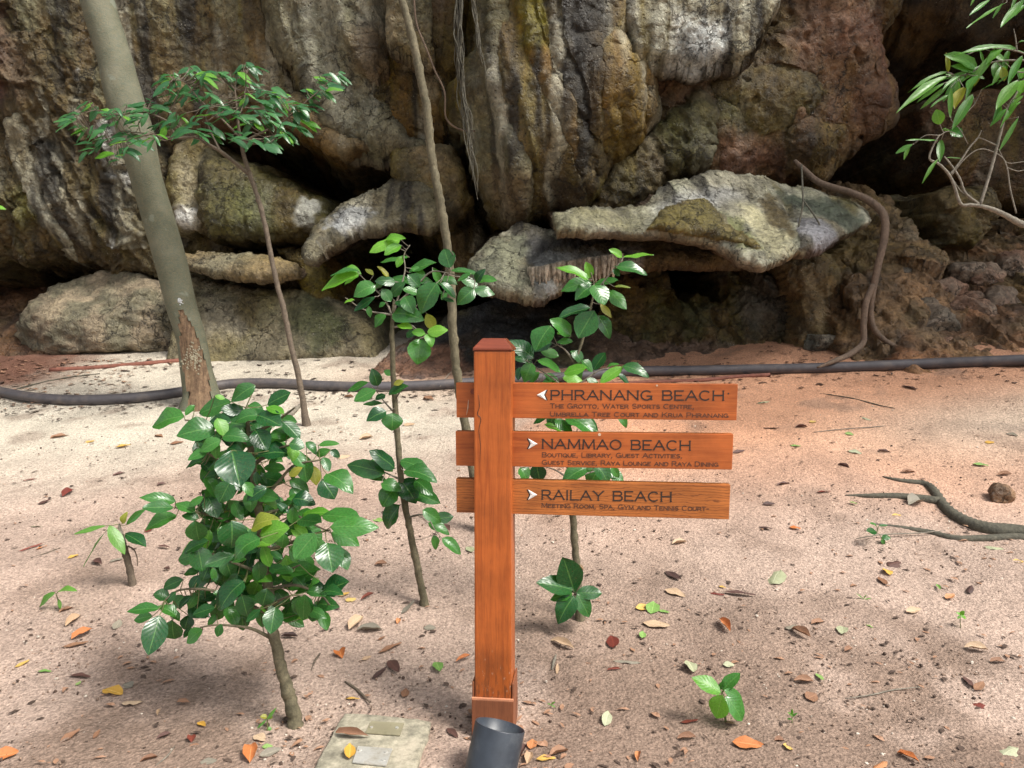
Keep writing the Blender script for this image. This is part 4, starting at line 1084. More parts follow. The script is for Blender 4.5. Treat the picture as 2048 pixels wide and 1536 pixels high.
# ------------------------------------------------------------------ leaning tree
TY = G(410, 812).y
tr_px = [(175,-330,60),(178,-180,62),(186,-60,62),(200,20,62),(228,110,62),(247,190,68),(272,270,66),(293,355,60),(318,440,60),(342,525,60),(362,610,58),(383,680,56),(393,740,60),(402,785,68),(405,812,84),(407,835,92)]
tp = [W(a, b, TY) for a, b, _ in tr_px]; trad = [w / 2 * TY / F for *_, w in tr_px]
tp = catmull(tp, 6); trad = lerp_list(trad, len(tp))
tree = empty('leaning_tree', G(407, 815), 'smooth grey green trunk leaning left with a stripped brown scar at its foot', 'tree')
seg = 56; vv = []; meta = []
for i, p in enumerate(tp):
    t = (tp[min(i + 1, len(tp) - 1)] - tp[max(i - 1, 0)]).normalized()
    a = (Vector((1, 0, 0)) - t * t.x).normalized(); b = t.cross(a)
    for k in range(seg):
        th = 2 * math.pi * k / seg; d = a * math.cos(th) + b * math.sin(th)
        nz_ = float(pn(np.array([d.x * 1.5 + 3]), np.array([d.y * 1.5]), np.array([p.z * 1.4]))[0])
        rr = trad[i] * (1 + .055 * nz_)
        if p.z < gzf(p.x, p.y) + .18: rr *= 1 + .12 * max(0, math.sin(3 * th + .6)) * min(1, (gzf(p.x, p.y) + .18 - p.z) / .2)
        vv.append(p + d * rr)
nr = len(tp)
# the scar: outline in photo pixels, only on the camera side
scar_poly = [(358,608),(372,625),(385,645),(398,668),(407,700),(416,735),(422,770),(430,812),(432,850),(372,850),(373,800),(366,745),(360,700),(354,650),(353,620)]
def proj(p):
    q = Vector(p) - Vector((0, 0, CAMZ)); dep = q.dot(FWD)
    return 1024 + F * q.x / dep, 768 - F * q.dot(UPV) / dep
fb, fs = [], []
spx = np.array([proj(p) for p in vv]); ins = poly_sd(scar_poly, spx[:, 0], spx[:, 1]) + 5 * fbm(spx[:, 0] * .05, spx[:, 1] * .02, 0 * spx[:, 0], 3)
cenY = np.repeat([p.y for p in tp], seg); front = np.array([p.y for p in vv]) < cenY + .02
for i in range(nr - 1):
    for k in range(seg):
        q = (i * seg + k, i * seg + (k + 1) % seg, (i + 1) * seg + (k + 1) % seg, (i + 1) * seg + k)
        (fs if all(ins[j] > 0 and front[j] for j in q) else fb).append(q)
vt = np.array([tuple(p) for p in vv])
o = link('trunk', localize(mesh_np('trunk', vt, fb), tree.location), M['trunk'], tree)
vs_ = vt.copy(); cen_ = np.repeat(np.array([tuple(p) for p in tp]), seg, 0)
dr = vs_ - cen_; ln = np.linalg.norm(dr, axis=1, keepdims=True)
vs_ = vs_ - dr / ln * np.where(ins > 2.5, .014, 0)[:, None]
vs_ = vs_ + dr / ln * (.008 * fbm(vs_[:, 0] * 30, vs_[:, 1] * 30, vs_[:, 2] * 5, 3))[:, None]
u = np.unique(np.array(fs)); mp_ = {int(k): i for i, k in enumerate(u)}
o = link('stripped_wood', localize(mesh_np('stripped_wood', vs_[u], [tuple(mp_[j] for j in q) for q in fs]), tree.location), M['scar'], tree)
o['label'] = 'bare brown wood where the bark has been stripped'
# lichen crust on the scar and the pale dab above it
def crust(px, py, w, h, Yd, mat, name, parent, seed, n=120, s=.012):
    rs_ = np.random.RandomState(seed); mb = MB()
    for _ in range(n):
        a, b = px + rs_.normal() * w, py + rs_.normal() * h; p = W(a, b, Yd)
        r_ = s * rs_.uniform(.4, 1); d = Vector((rs_.uniform(-1, 1), 0, rs_.uniform(-1, 1))) * r_
        mb.add([p + Vector((-r_, 0, -r_ * .6)), p + Vector((r_, 0, -r_)), p + Vector((r_ * .7, .0, r_)), p + Vector((-r_ * .8, 0, r_ * .8)), p + Vector((0, -r_ * .5, 0))], [(0,1,4),(1,2,4),(2,3,4),(3,0,4)])
    o_ = mb.build(name, mat, parent, False, loc=parent.location); o_['kind'] = 'stuff'; return o_
crust(383, 718, 8, 14, TY - .125, simple('grey_lichen', (.30, .27, .19), .95), 'lichen_crust', tree, 5, 150)
crust(357, 602, 4, 3, TY - .135, simple('white_lichen', (.55, .57, .58), .95), 'white_dab', tree, 6, 40, .010)

# ------------------------------------------------------------------ aerial root, hanging roots, vines
mb = MB(); n = 8
vp = [(1590,322,9.0),(1607,338,8.85),(1640,366,8.5),(1700,385,8.2),(1742,404,8.05),(1768,432,7.95),(1768,478,7.9),(1756,530,7.88),(1745,585,7.88),(1741,630,7.9),(1752,664,7.9),(1785,690,7.9),(1830,706,7.95)]
P = catmull([W(a, b, y) for a, b, y in vp], n)
aer = empty('aerial_root', G(1800, 700), 'smooth brown aerial root arching from the cliff and forking above the sand', 'root')
mb.tube(P, lerp_list([.022, .031, .036, .037, .039, .040, .038, .036, .033, .031, .029, .025, .008], len(P)), 12, wob=.08); mb.build('main_root', M['vine'], aer, loc=aer.location)
P = catmull([W(a, b, y) for a, b, y in [(1746,570,7.87),(1732,605,7.84),(1727,650,7.82),(1726,685,7.8),(1700,708,7.72),(1668,722,7.62),(1635,735,7.55)]], n)
mb = MB(); mb.tube(P, lerp_list([.03, .033, .032, .03, .03, .026, .01], len(P)), 10, wob=.05); mb.build('side_root', M['vine'], aer, loc=aer.location)

def strand(name, label, pxs, rad, mat='vine', cat='vine', parent=None, n=6, group=None):
    P = catmull([W(a, b, y) for a, b, y in pxs], n); mb = MB()
    mb.tube(P, lerp_list(rad, len(P)) if hasattr(rad, '__len__') else rad, 6)
    o_ = mb.build(name, M[mat], parent)
    return tag(o_, label, cat, group) if label else o_
strand('vine', 'thin pale vine looping beside the tall bare stem', [(826,-40,8.6),(829,10,8.6),(834,50,8.6),(853,98,8.55),(870,142,8.55),(889,184,8.55),(892,236,8.6),(918,258,8.65),(950,262,8.7)], .011)
strand('vine', 'thin dark root hanging over the white rock shelf, left strand', [(1603,330,8.6),(1606,400,7.75),(1604,420,7.65),(1597,455,7.6),(1596,480,7.6)], .009, 'root')
strand('vine', 'thin dark root with a crooked end on the white shelf, right strand', [(1606,400,7.72),(1628,430,7.62),(1640,455,7.58),(1636,490,7.56),(1632,508,7.56)], .009, 'root')
hr = empty('hanging_roots', W(930, 0, 8.2), 'bundle of fine dark hair roots hanging down the central stalactite', 'roots')
rs = np.random.RandomState(14)
for k in range(22):
    x0 = 914 + rs.normal() * 3; yend = rs.uniform(150, 410); P = []
    for j in range(9):
        t = j / 8; yy_ = -40 + (yend + 40) * t
        cx0 = np.interp(yy_, [-40, 60, 150, 250, 330, 410], [916, 918, 922, 936, 946, 958])
        P.append(W(cx0 + rs.normal() * 4.5, yy_, 8.22 + .02 * rs.normal() + (.0 if yy_ > 150 else -.05)))
    mb = MB(); mb.tube(catmull(P, 3), lerp_list([.0085, .006, .0035], (len(P) - 1) * 3 + 1), 5); mb.build('root_strand', M['root'], hr, loc=hr.location)
for k in range(7):
    mb = MB(); P = [W(np.interp(yy_, [-40, 30, 110, 170], [942, 950, 962, 975]) + rs.normal() * 2.5, yy_, 8.1 + .02 * rs.normal()) for yy_ in np.linspace(-40, rs.uniform(90, 165), 7)]
    mb.tube(catmull(P, 3), .0045, 5); mb.build('root_strand', M['root'], hr, loc=hr.location)

# ------------------------------------------------------------------ surface roots on the right
def surf_root(pxs, rads, lift=.0, n=8): 
    P = catmull([G(a, b) + Vector((0, 0, lift + r_ * .15)) for (a, b), r_ in zip(pxs, rads)], n)
    mb = MB(); mb.tube(P, lerp_list(rads, len(P)), 12, wob=.11); return mb
sr = empty('surface_root', G(1990, 1065), 'thick dark tree root snaking out of the sand at the right edge', 'root')
surf_root([(2200,1085),(2100,1078),(2030,1066),(1975,1060),(1930,1045),(1893,1020),(1868,985),(1848,970),(1800,962),(1765,953)], [.055,.05,.046,.043,.039,.035,.032,.026,.015,.004]).build('main_root', M['root'], sr, loc=sr.location)
surf_root([(1880,1005),(1845,1000),(1800,995),(1755,993),(1690,991)], [.03,.03,.026,.02,.005]).build('side_root', M['root'], sr, loc=sr.location)
surf_root([(2120,1092),(2040,1077),(1970,1078),(1910,1078),(1860,1066),(1800,1056),(1740,1047)], [.03,.026,.022,.02,.018,.014,.004]).build('side_root', M['root'], sr, loc=sr.location)

# ------------------------------------------------------------------ leaves
def leaf_mesh(name, bend=.12, fold=.22, wave=.03, peak=.45, tipx=1.0, curl=0.0, seed=0, na=6, nc=2):
    """unit leaf along +X, midrib at y = 0, half width 0.5 (scaled per leaf); u along, v across in the UV map"""
    rs_ = np.random.RandomState(seed); v = []; uv = []; f = []
    us = [0, .10, .26, .45, .64, .82, .94, 1.0][: na + 2]
    ph = rs_.uniform(0, 6)
    for u in us:
        a = peak / (1 - peak)
        w = .5 * (u ** (.9 * a) * (1 - u) ** .9) / ((peak ** (.9 * a)) * (1 - peak) ** .9) if 0 < u < 1 else 0.0
        w = max(w, .012)
        for j in range(-nc, nc + 1):
            s = j / nc; y = s * w
            z = bend * 4 * u * (1 - u) * .5 - bend * .6 * u * u + fold * abs(y) * (1.0 if abs(s) < 1 else .9) + wave * math.sin(u * 11 + ph + (2 if s > 0 else 0)) * abs(s) + curl * s * s * (w * 1.1) * (1 if seed % 2 else (1 if s > 0 else .3)) + rs_.uniform(-1, 1) * wave * .25
            v.append((u * tipx, y, z)); uv.append((u, s))
    n = 2 * nc + 1
    for i in range(len(us) - 1):
        for j in range(n - 1): f.append((i * n + j, (i + 1) * n + j, (i + 1) * n + j + 1, i * n + j + 1))
    me = bpy.data.meshes.new(name); me.from_pydata(v, [], f); me.update()
    ul = me.uv_layers.new(name='UVMap')
    for lp in me.loops: ul.data[lp.index].uv = uv[lp.vertex_index]
    me.polygons.foreach_set('use_smooth', np.full(len(me.polygons), True, bool))
    return me

LM = {}
def leaf_data(mat, k):
    key = (mat, k)
    if key not in LM:
        pr = [(.14, .18, .035, .46), (.22, .28, .05, .42), (.06, .12, .03, .5), (.18, -.12, .05, .45), (.30, .22, .045, .4), (.10, .35, .06, .48)][k]
        me = leaf_mesh('leaf', *pr, seed=k + 1); me.materials.append(M[mat]); LM[key] = me
    return LM[key]

def add_leaf(plant, B, T, ratio=.5, mat='leaf', facing=.8, up=.75, jit=.35, name='leaf'):
    d = T - B; Ln = d.length
    if Ln < 1e-4: return None
    x = d.normalized()
    cdir = (Vector((0, 0, CAMZ)) - B).normalized()
    nrm = cdir * facing + Vector((0, 0, up)) + Vector((rnd.uniform(-jit, jit), rnd.uniform(-jit, jit), rnd.uniform(-jit, jit)))
    nrm = nrm - x * nrm.dot(x); nrm.normalize()
    y = nrm.cross(x)
    Mx = Matrix((( x.x, y.x, nrm.x), (x.y, y.y, nrm.y), (x.z, y.z, nrm.z))).to_4x4()
    o = bpy.data.objects.new(name, leaf_data(mat, rnd.randrange(6)))
    C.objects.link(o); o.parent = plant
    o.matrix_basis = Matrix.Translation(B - (plant.location if plant is not None else Vector())) @ Mx @ Matrix.Diagonal((Ln, Ln * ratio * 1.12, Ln * (.25 + .75 * ratio), 1))
    return o

sh_ref = {}
class Plant:
    grow = 1.12
    def __init__(s, name, label, cat, base, Yd, group=None):
        s.root = empty(name, base, label, cat, group); s.Y = Yd; s.samp = []; s.pet = MB(); s.base = base
    def branch(s, pxs, rads, mat='stem', name='branch', seg=8, wob=.04, n=6):
        """pxs: (px, py) or (px, py, dY)"""
        P = [W(p[0], p[1], s.Y + (p[2] if len(p) > 2 else 0)) for p in pxs]
        if name in ('stem', 'trunk'): P[0] = P[0] + Vector((0, 0, -.03))
        P = catmull(P, n); rl = lerp_list(rads, len(P))
        if name in ('stem', 'trunk'):
            rl = [r_ * (1 + .35 * max(0, 1 - i / 5) ** 2) * (1 + .07 * math.sin(i * 1.9 + len(P)) * (rnd.random() < .5) + (.16 if rnd.random() < .06 else 0)) for i, r_ in enumerate(rl)]
            P = [p + Vector((rnd.uniform(-1, 1), rnd.uniform(-1, 1), 0)) * r_ * .12 for p, r_ in zip(P, rl)]
        mb = MB(); mb.tube(P, rl, seg, wob=wob)
        s.samp += P
        return mb.build(name, M[mat], s.root, loc=s.root.location)
    def leaf(s, bx, by, tx, ty, mat='leaf', ratio=.5, dy=None, dt=None, **kw):
        dy = rnd.uniform(-.13, .10) if dy is None else dy
        B = W(bx, by, s.Y + dy)
        ln = math.hypot(tx - bx, ty - by) * s.Y / F
        dt = rnd.uniform(-.55, .25) * ln if dt is None else dt
        gk = (s.grow if s is not sh_ref.get('o') else 1.06) * rnd.uniform(.92, 1.1); tx, ty = bx + (tx - bx) * gk, by + (ty - by) * gk; ratio *= rnd.uniform(.9, 1.15) * (.62 if mat == 'leaf_long' else 1)
        T = W(tx, ty, s.Y + dy + dt)
        add_leaf(s.root, B, T, ratio, mat, **kw)
        if s.samp:
            q = min(s.samp, key=lambda p: (p - B).length)
            if (q - B).length > .004:
                m = (q + B) / 2 + Vector((0, 0, -.05 * (q - B).length))
                r_ = .0016 * max(1, s.Y / 3.5)
                s.pet.tube([q, m, B, B + (T - B) * .04], [r_ * 1.25, r_, r_, r_ * .8], 4, cap=False)
    def done(s, mat='twig_green'):
        if s.pet.v:
            o = s.pet.build('leaf_stalks', M[mat], s.root, loc=s.root.location); o['kind'] = 'stuff'

# ------------------------------------------------------------------ front shrub
def cv(lst, ox, oy, sc): return [tuple([ox + l[0] / sc, oy + l[1] / sc, ox + l[2] / sc, oy + l[3] / sc] + list(l[4:])) for l in lst]
b = G(594, 1450)
sh = Plant('leafy_shrub', 'dense glossy green shrub with a bare pale trunk, left of the sign', 'shrub', b, b.y)
sh_ref['o'] = sh
sh.branch([(594,1455),(585,1415),(572,1370),(556,1310),(545,1250),(538,1190),(528,1120),(522,1050),(512,990),(505,930),(498,870),(492,815)], [.030,.026,.023,.0215,.020,.019,.018,.017,.015,.012,.009,.005], 'stem', 'trunk', 12)
for br in ([(540,1275),(505,1258),(470,1252),(430,1250),(400,1255)], [(540,1230),(480,1200),(420,1180),(360,1180),(330,1200)], [(536,1180),(590,1170),(640,1190),(660,1210)], [(530,1150),(480,1130),(430,1110),(390,1100)],
           [(525,1080),(470,1050),(420,1030),(370,1020),(350,1015)], [(526,1100),(570,1090),(620,1070),(660,1060)], [(518,1010),(560,960),(590,930),(640,920)], [(520,1030),(570,1020),(610,1040),(650,1060)],
           [(508,950),(460,930),(430,915),(400,900)], [(500,890),(450,860),(410,845),(370,840)], [(498,870),(540,850),(570,830),(590,815)], [(530,1130),(570,1140),(600,1130)], [(540,1215),(560,1200),(585,1190)], [(505,930),(550,900),(580,890)]):
    k = rnd.uniform(-.16, .02)
    sh.branch([(x, y, k * i / (len(br) - 1)) for i, (x, y) in enumerate(br)], [.008, .006, .0045, .003], 'stem', 'branch', 6)
A8 = [(785,268,608,322),(850,205,790,265),(965,345,765,375,'leaf',.6),(965,370,850,430),(1060,185,880,250,'leaf',.5),(1200,88,1055,185,'leaf',.55),(1190,95,1130,170),(1270,205,1390,140,'leaf',.65),(1265,215,1360,250,'leaf_bright'),(965,150,1025,170,'leaf_bright'),
 (1130,240,1010,230),(1100,300,1180,370),(1215,265,1345,320,'leaf',.55),(1160,205,1245,235),(1060,300,930,310),(1010,390,1150,400,'leaf',.6),(1260,410,1450,355,'leaf',.45),(1400,490,1240,490,'leaf',.75),(1060,472,1112,668,'leaf',.85,-.22),(1400,430,1490,450,'leaf',.9),
 (1410,470,1480,560,'leaf',.7),(1500,420,1560,490),(1570,440,1680,430,'leaf',.4),(1560,500,1630,470),(1640,470,1695,510,'leaf',.6),(1600,510,1630,585),(1480,490,1500,640),(1530,560,1560,670,'leaf_yellow',.6),(1400,620,1470,570,'leaf_yellow'),(1620,610,1770,700,'leaf',.6,-.18),
 (1590,640,1660,740,'leaf',.75),(1000,410,890,470),(940,460,820,520),(950,480,900,590,'leaf',.6),(1020,600,905,630),(1000,650,905,720,'leaf',.6),(1060,640,1000,760,'leaf',.8),(1130,660,1200,740),(1200,600,1270,660),(1250,570,1380,580,'leaf',.6),
 (1110,770,1060,830,'leaf',.9),(980,740,870,790,'leaf',.65),(900,745,815,790),(735,770,520,740,'leaf',.35),(725,805,535,805,'leaf',.45,-.15),(740,850,560,930,'leaf',.5),(850,830,740,780),(870,870,780,850),(980,850,1110,860,'leaf_yellow',.5),(900,890,850,960),
 (850,880,870,990,'leaf',.9,-.15),(1060,882,1065,1052,'leaf',.9,-.25),(1180,930,1310,870,'leaf_yellow',.7),(1230,970,1385,920,'leaf_bright',.55,-.15),(1200,1000,1290,950),(1230,985,1070,1100,'leaf',.75,-.27),(1080,1080,915,1140,'leaf',.5,-.2),(1040,1110,1170,1180,'leaf',.6),(930,1000,800,1060,'leaf',.6),
 (860,1030,890,1160,'leaf',.8),(960,1060,900,1090),(1320,885,1410,765,'leaf',.75),(1420,755,1550,775,'leaf',.7),(1480,845,1635,830,'leaf_bright',.4),(1450,880,1590,890,'leaf',.6),(1590,850,1785,865,'leaf',.65),(1640,920,1885,915,'leaf',.4),(1650,950,1795,1010,'leaf',.6),
 (1555,955,1445,1090,'leaf',.65,-.18),(1560,980,1600,1090),(1620,1010,1655,1185,'leaf',.8,-.22),(1680,1040,1745,1165,'leaf',.6),(1420,900,1400,970),(1370,960,1360,1040,'leaf',.85),(1400,1050,1450,1130),(1380,1080,1400,1220,'leaf_bright',.6),(1290,1060,1360,1110),(1280,1160,1370,1180),
 (1340,1190,1570,1165,'leaf',.35),(1200,1220,1340,1240),(950,1190,850,1280,'leaf',.6),(780,1225,665,1275,'leaf',.5),(700,1330,610,1310,'leaf',.7),(820,1290,870,1205,'leaf',.7),(640,1395,450,1410,'leaf',.5,-.18),(600,1440,500,1460),(740,1300,680,1360),(830,1320,760,1390),
 (820,1370,910,1440,'leaf',.7),(970,1330,870,1340),(1140,1240,985,1385,'leaf',.55,-.2),(1000,1370,960,1470),(740,1440,640,1380,'leaf',.6),(700,1400,760,1470)]
A1 = [(1010,570,945,800,'leaf',.62,-.24),(1090,600,1100,715,'leaf',.9),(1190,570,1170,650,'leaf',.9),(1210,640,1160,710),(1280,660,1190,735,'leaf',.75),(1400,625,1375,700,'leaf',.7),(1540,355,1390,520,'leaf',.6,-.2),(1400,500,1350,610,'leaf',.6),(1640,350,1590,470,'leaf_bright',.7),(1690,400,1660,510,'leaf',.85),
 (1740,520,1710,690,'leaf',.75,-.15),(1650,530,1565,605),(1700,250,1780,310),(1730,400,1830,520,'leaf',.7),(1850,480,1830,600),(1820,400,1860,340),(1930,440,1900,590,'leaf',.7),(1990,500,1970,600,'leaf',.7),(1985,350,1940,430,'leaf',.8),(2010,280,1870,370,'leaf',.5),(1300,470,1260,580,'leaf',.8),(1170,450,1100,520,'leaf',.7),(1380,440,1280,470)]
A6 = [(150,435,290,360,'leaf',.75),(130,430,250,425,'leaf',.6),(125,350,50,400,'leaf',.8),(110,500,240,510,'leaf',.55),(100,520,80,600,'leaf',.9),(140,540,170,665,'leaf',.6),(30,440,20,590,'leaf',.6)]
for l in cv(A8, 100, 740, 2.926) + cv(A1, 0, 1050, 3.161) + cv(A6, 600, 1050, 3.161): sh.leaf(*l)
for k in range(250):      # leaves deeper inside the crown
    py = rnd.uniform(820, 1230); hw = np.interp(py, [800, 880, 960, 1040, 1120, 1180, 1230], [60, 130, 110, 150, 130, 160, 150])
    px = 500 + rnd.uniform(-1, 1) * hw * .8 + (py - 1000) * .06; a = rnd.uniform(0, 6.28); l = rnd.uniform(28, 50)
    sh.leaf(px, py, px + l * math.cos(a), py + abs(l * math.sin(a)) * .9, 'leaf' if rnd.random() < .9 else 'leaf_bright', rnd.uniform(.45, .7), dy=rnd.uniform(-.08, .2))
sh.done()

# ------------------------------------------------------------------ sapling between shrub and sign
b = G(851, 1208)
s2 = Plant('sapling', 'slim sapling with leaf tufts standing just left of the sign', 'sapling', b, b.y)
s2.branch([(852,1212),(842,1170),(830,1110),(818,1050),(806,985),(799,920),(793,850),(788,780),(785,710),(784,650),(788,600)], [.020,.0185,.0175,.017,.016,.0155,.0145,.014,.013,.010,.006], 'stem', 'stem', 10)
for br in ([(787,640),(770,600),(740,570),(715,545)], [(787,625),(800,580),(810,540),(808,510),(820,490)], [(790,610),(830,575),(860,545),(890,545),(950,560)], [(786,630),(730,620),(690,595)], [(786,655),(820,650),(840,665),(860,670)], [(788,640),(820,620),(850,600)],
           [(793,830),(770,805),(755,785)], [(796,870),(770,840)], [(803,960),(770,945),(740,935)], [(805,975),(830,955)], [(815,1035),(850,1030),(870,1060)], [(790,800),(805,775)], [(890,545),(910,520),(900,500)]):
    k = rnd.uniform(-.14, .05)
    s2.branch([(x, y, k * i / (len(br) - 1)) for i, (x, y) in enumerate(br)], [.006, .0045, .003, .002], 'stem_pale', 'branch', 6)
Lb, Ly = 'leaf_bright', 'leaf_yellow'
A5 = [(590,230,425,290,Lb,.38),(595,265,510,310,Lb,.5),(500,230,597,222,Lb,.4),(640,335,500,352,'leaf',.3),(600,330,570,385,Lb,.5),(345,430,160,508,Lb,.3),(345,415,195,435,'leaf',.35),(265,398,345,425,Lb,.5),(345,440,270,485,Lb,.45),(430,440,385,405,Ly,.5),(520,460,465,398,Ly,.35),
 (440,500,328,552,'leaf',.65),(500,470,440,515,'leaf',.6),(530,560,600,490),(640,480,545,455,'leaf',.6),(640,425,778,368,'leaf',.4),(650,400,722,435,'leaf',.5),(610,470,742,470,'leaf',.4),(700,510,640,445,'leaf',.6),(880,398,848,300,'leaf',.7,-.1),(880,412,1042,430,'leaf',.3),
 (775,395,822,485,'leaf',.4),(830,452,905,482,'leaf',.6),(822,482,905,565,'leaf',.5),(935,450,1030,508,'leaf',.55),(1030,480,1075,408,'leaf',.6),(1045,475,1140,468,'leaf',.5),(1015,522,1132,545,'leaf',.5),(1018,520,930,600,'leaf',.7,-.12),(830,575,890,592,'leaf',.4),
 (800,485,712,645,'leaf',.65,-.2),(555,600,640,610,'leaf',.8),(545,665,690,685,'leaf',.6,-.1),(610,565,660,650,'leaf',.6),(500,670,438,740,'leaf',.6),(500,600,465,625,'leaf',.7),(320,585,265,600,Lb,.5),(440,565,330,640,'leaf',.4),(400,620,410,675,'leaf',.5),(660,750,578,735,Lb,.6,-.15),
 (670,765,625,800,'leaf',.7),(735,785,660,772,Lb,.5,-.16),(745,775,855,758,Lb,.5,-.16),(745,785,772,852,Lb,.7,-.16),(700,810,690,935,'leaf',.75,-.12),(740,665,780,750,Ly,.6),(690,640,640,700,'leaf',.7),(560,480,450,470,'leaf',.6),(600,520,690,545,'leaf',.6),(480,520,530,590,'leaf',.7),(720,560,830,545,'leaf',.6),(1000,430,930,470,'leaf',.5),(860,540,830,580,'leaf',.6),
 (400,1065,282,1118,'leaf',.5),(455,1088,428,1005,'leaf',.65),(445,1110,338,1165,'leaf',.55,-.1),(500,1140,445,1160,'leaf',.8),(520,1140,622,1090,'leaf',.6,-.1),(548,1082,605,1060,Ly,.5),(545,1025,495,1000,'leaf',.6),(485,1190,375,1195,'leaf',.35),(505,1235,398,1285,'leaf',.65),(540,1245,540,1345,'leaf',1.0,-.1)]
PX2 = [(790,937,748,905),(772,960,735,952),(770,947,704,930),(800,922,850,936),(808,942,866,956,'leaf',.6),(800,960,832,1002,'leaf',.7),(822,986,872,1002,'leaf',.55),(790,975,768,1008,'leaf',.8),(800,1010,773,1052,'leaf',.7),(830,960,862,986),(762,968,802,978,'leaf',.6),(742,920,780,938),(862,1040,900,1034),(856,1046,897,1066),(866,1070,872,1096),(884,1076,920,1106,'leaf',.5),(845,1020,880,1042,'leaf',.6)]
for l in cv(A5, 600, 400, 2.926) + PX2: s2.leaf(*l)
s2.done('stem_pale')

# ------------------------------------------------------------------ sapling behind the boards
b = G(1160, 1236)
s3 = Plant('sapling', 'leafy sapling growing behind the sign boards, its stem below them', 'sapling', b, b.y)
s3.branch([(1161,1240),(1157,1190),(1152,1120),(1147,1050),(1142,980),(1136,900),(1138,830),(1142,770),(1152,720),(1168,670),(1180,620),(1188,575),(1182,545)], [.022,.0195,.018,.017,.0155,.014,.012,.010,.008,.0065,.0055,.0045,.003], 'stem', 'stem', 10)
for br in ([(1140,790),(1110,760),(1080,740),(1050,720)], [(1140,780),(1170,760),(1200,740),(1235,735)], [(1188,590),(1210,560),(1240,525)], [(1150,725),(1130,700),(1115,690)], [(1140,850),(1160,845)], [(1140,960),(1180,945),(1215,938)], [(1142,960),(1110,940),(1075,930)], [(1155,1205),(1150,1190)], [(1137,800),(1165,790),(1180,780)], [(1137,820),(1090,780),(1075,770)]):
    k = rnd.uniform(-.1, .06)
    s3.branch([(x, y, k * i / (len(br) - 1)) for i, (x, y) in enumerate(br)], [.006, .0045, .003, .002], 'stem_pale', 'branch', 6)
A6b = [(1570,320,1405,248,Lb,.35),(1580,312,1560,228,Lb,.6),(1770,190,1703,148,Lb,.5),(1775,188,1928,168,Lb,.3),(1725,245,1898,275,'leaf',.4),(1715,255,1750,295,'leaf',.7),(1600,350,1725,325,'leaf',.6),(1590,342,1425,375,'leaf',.45),(1590,355,1500,430,'leaf',.6),(1600,350,1660,450,'leaf',.75,-.15),(1670,365,1600,400,'leaf',.5),(1690,385,1775,470,'leaf',.5),
 (1720,360,1812,365,Ly,.25),(1640,462,1700,530,Ly,.4),(1590,485,1410,535,'leaf',.4),(1560,470,1490,490,Lb,.4),(1605,500,1515,655,'leaf',.75,-.15),(1625,530,1695,650,'leaf',.5),(1470,650,1368,565,'leaf',.5),(1460,608,1400,630,Lb,.6),(1350,590,1262,725,'leaf',.75,-.15),(1360,690,1240,720,'leaf',.5),(1480,680,1388,685,'leaf',.5),
 (1250,780,1130,690,'leaf',.5),(1240,800,1130,775,'leaf',.45),(1240,808,1195,915,'leaf',.7,-.1),(1270,790,1405,855,'leaf',.6,-.1),(1290,735,1385,765,'leaf',.6),(1530,800,1475,740,'leaf',.7),(1520,820,1500,930),(1530,790,1590,850,'leaf',.7),(1600,850,1660,760,'leaf',.6),(1425,870,1550,835,Lb,.6,-.15),(1420,895,1530,905,Lb,.5,-.1),(1638,925,1765,832,Lb,.4,-.15),
 (1770,825,1910,875,'leaf',.4),(1740,870,1805,930,'leaf',.5),(1680,830,1740,815,'leaf',.4),(1280,860,1235,925,'leaf',.6),(1310,870,1385,915,'leaf',.55),(1380,900,1300,930,'leaf',.5),(1560,900,1620,930,'leaf',.6),(1210,720,1150,740),(1180,830,1160,900,'leaf',.6)]
PX3 = [(1110,838,1142,862,'leaf',.6),(1130,832,1185,862,'leaf',.55),(1155,838,1192,858,'leaf',.6),(1088,850,1122,862,Lb,.5),(1238,826,1252,852),(1100,830,1070,845),(1072,926,1080,962,'leaf',.8),(1040,935,1052,958,'leaf',.8),(1172,936,1128,962,'leaf',.6),(1200,932,1182,966,'leaf',.9),(1212,940,1246,960,'leaf',.6),(1222,934,1236,952),(1190,930,1215,962,'leaf',.7),(1120,800,1100,850),(1150,870,1120,900),(1180,880,1200,920),
 (1150,1186,1128,1120,'leaf',.62,-.1),(1146,1180,1083,1166,'leaf',.42,-.12),(1146,1188,1104,1196,'leaf',.5,-.14),(1148,1192,1120,1238,'leaf',.62,-.14),(1152,1186,1196,1186,'leaf',.5,-.12),(1154,1188,1176,1228,'leaf',.62,-.14)]
for l in cv(A6b, 640, 450, 2.926) + PX3: s3.leaf(*l)
s3.done('stem_pale')

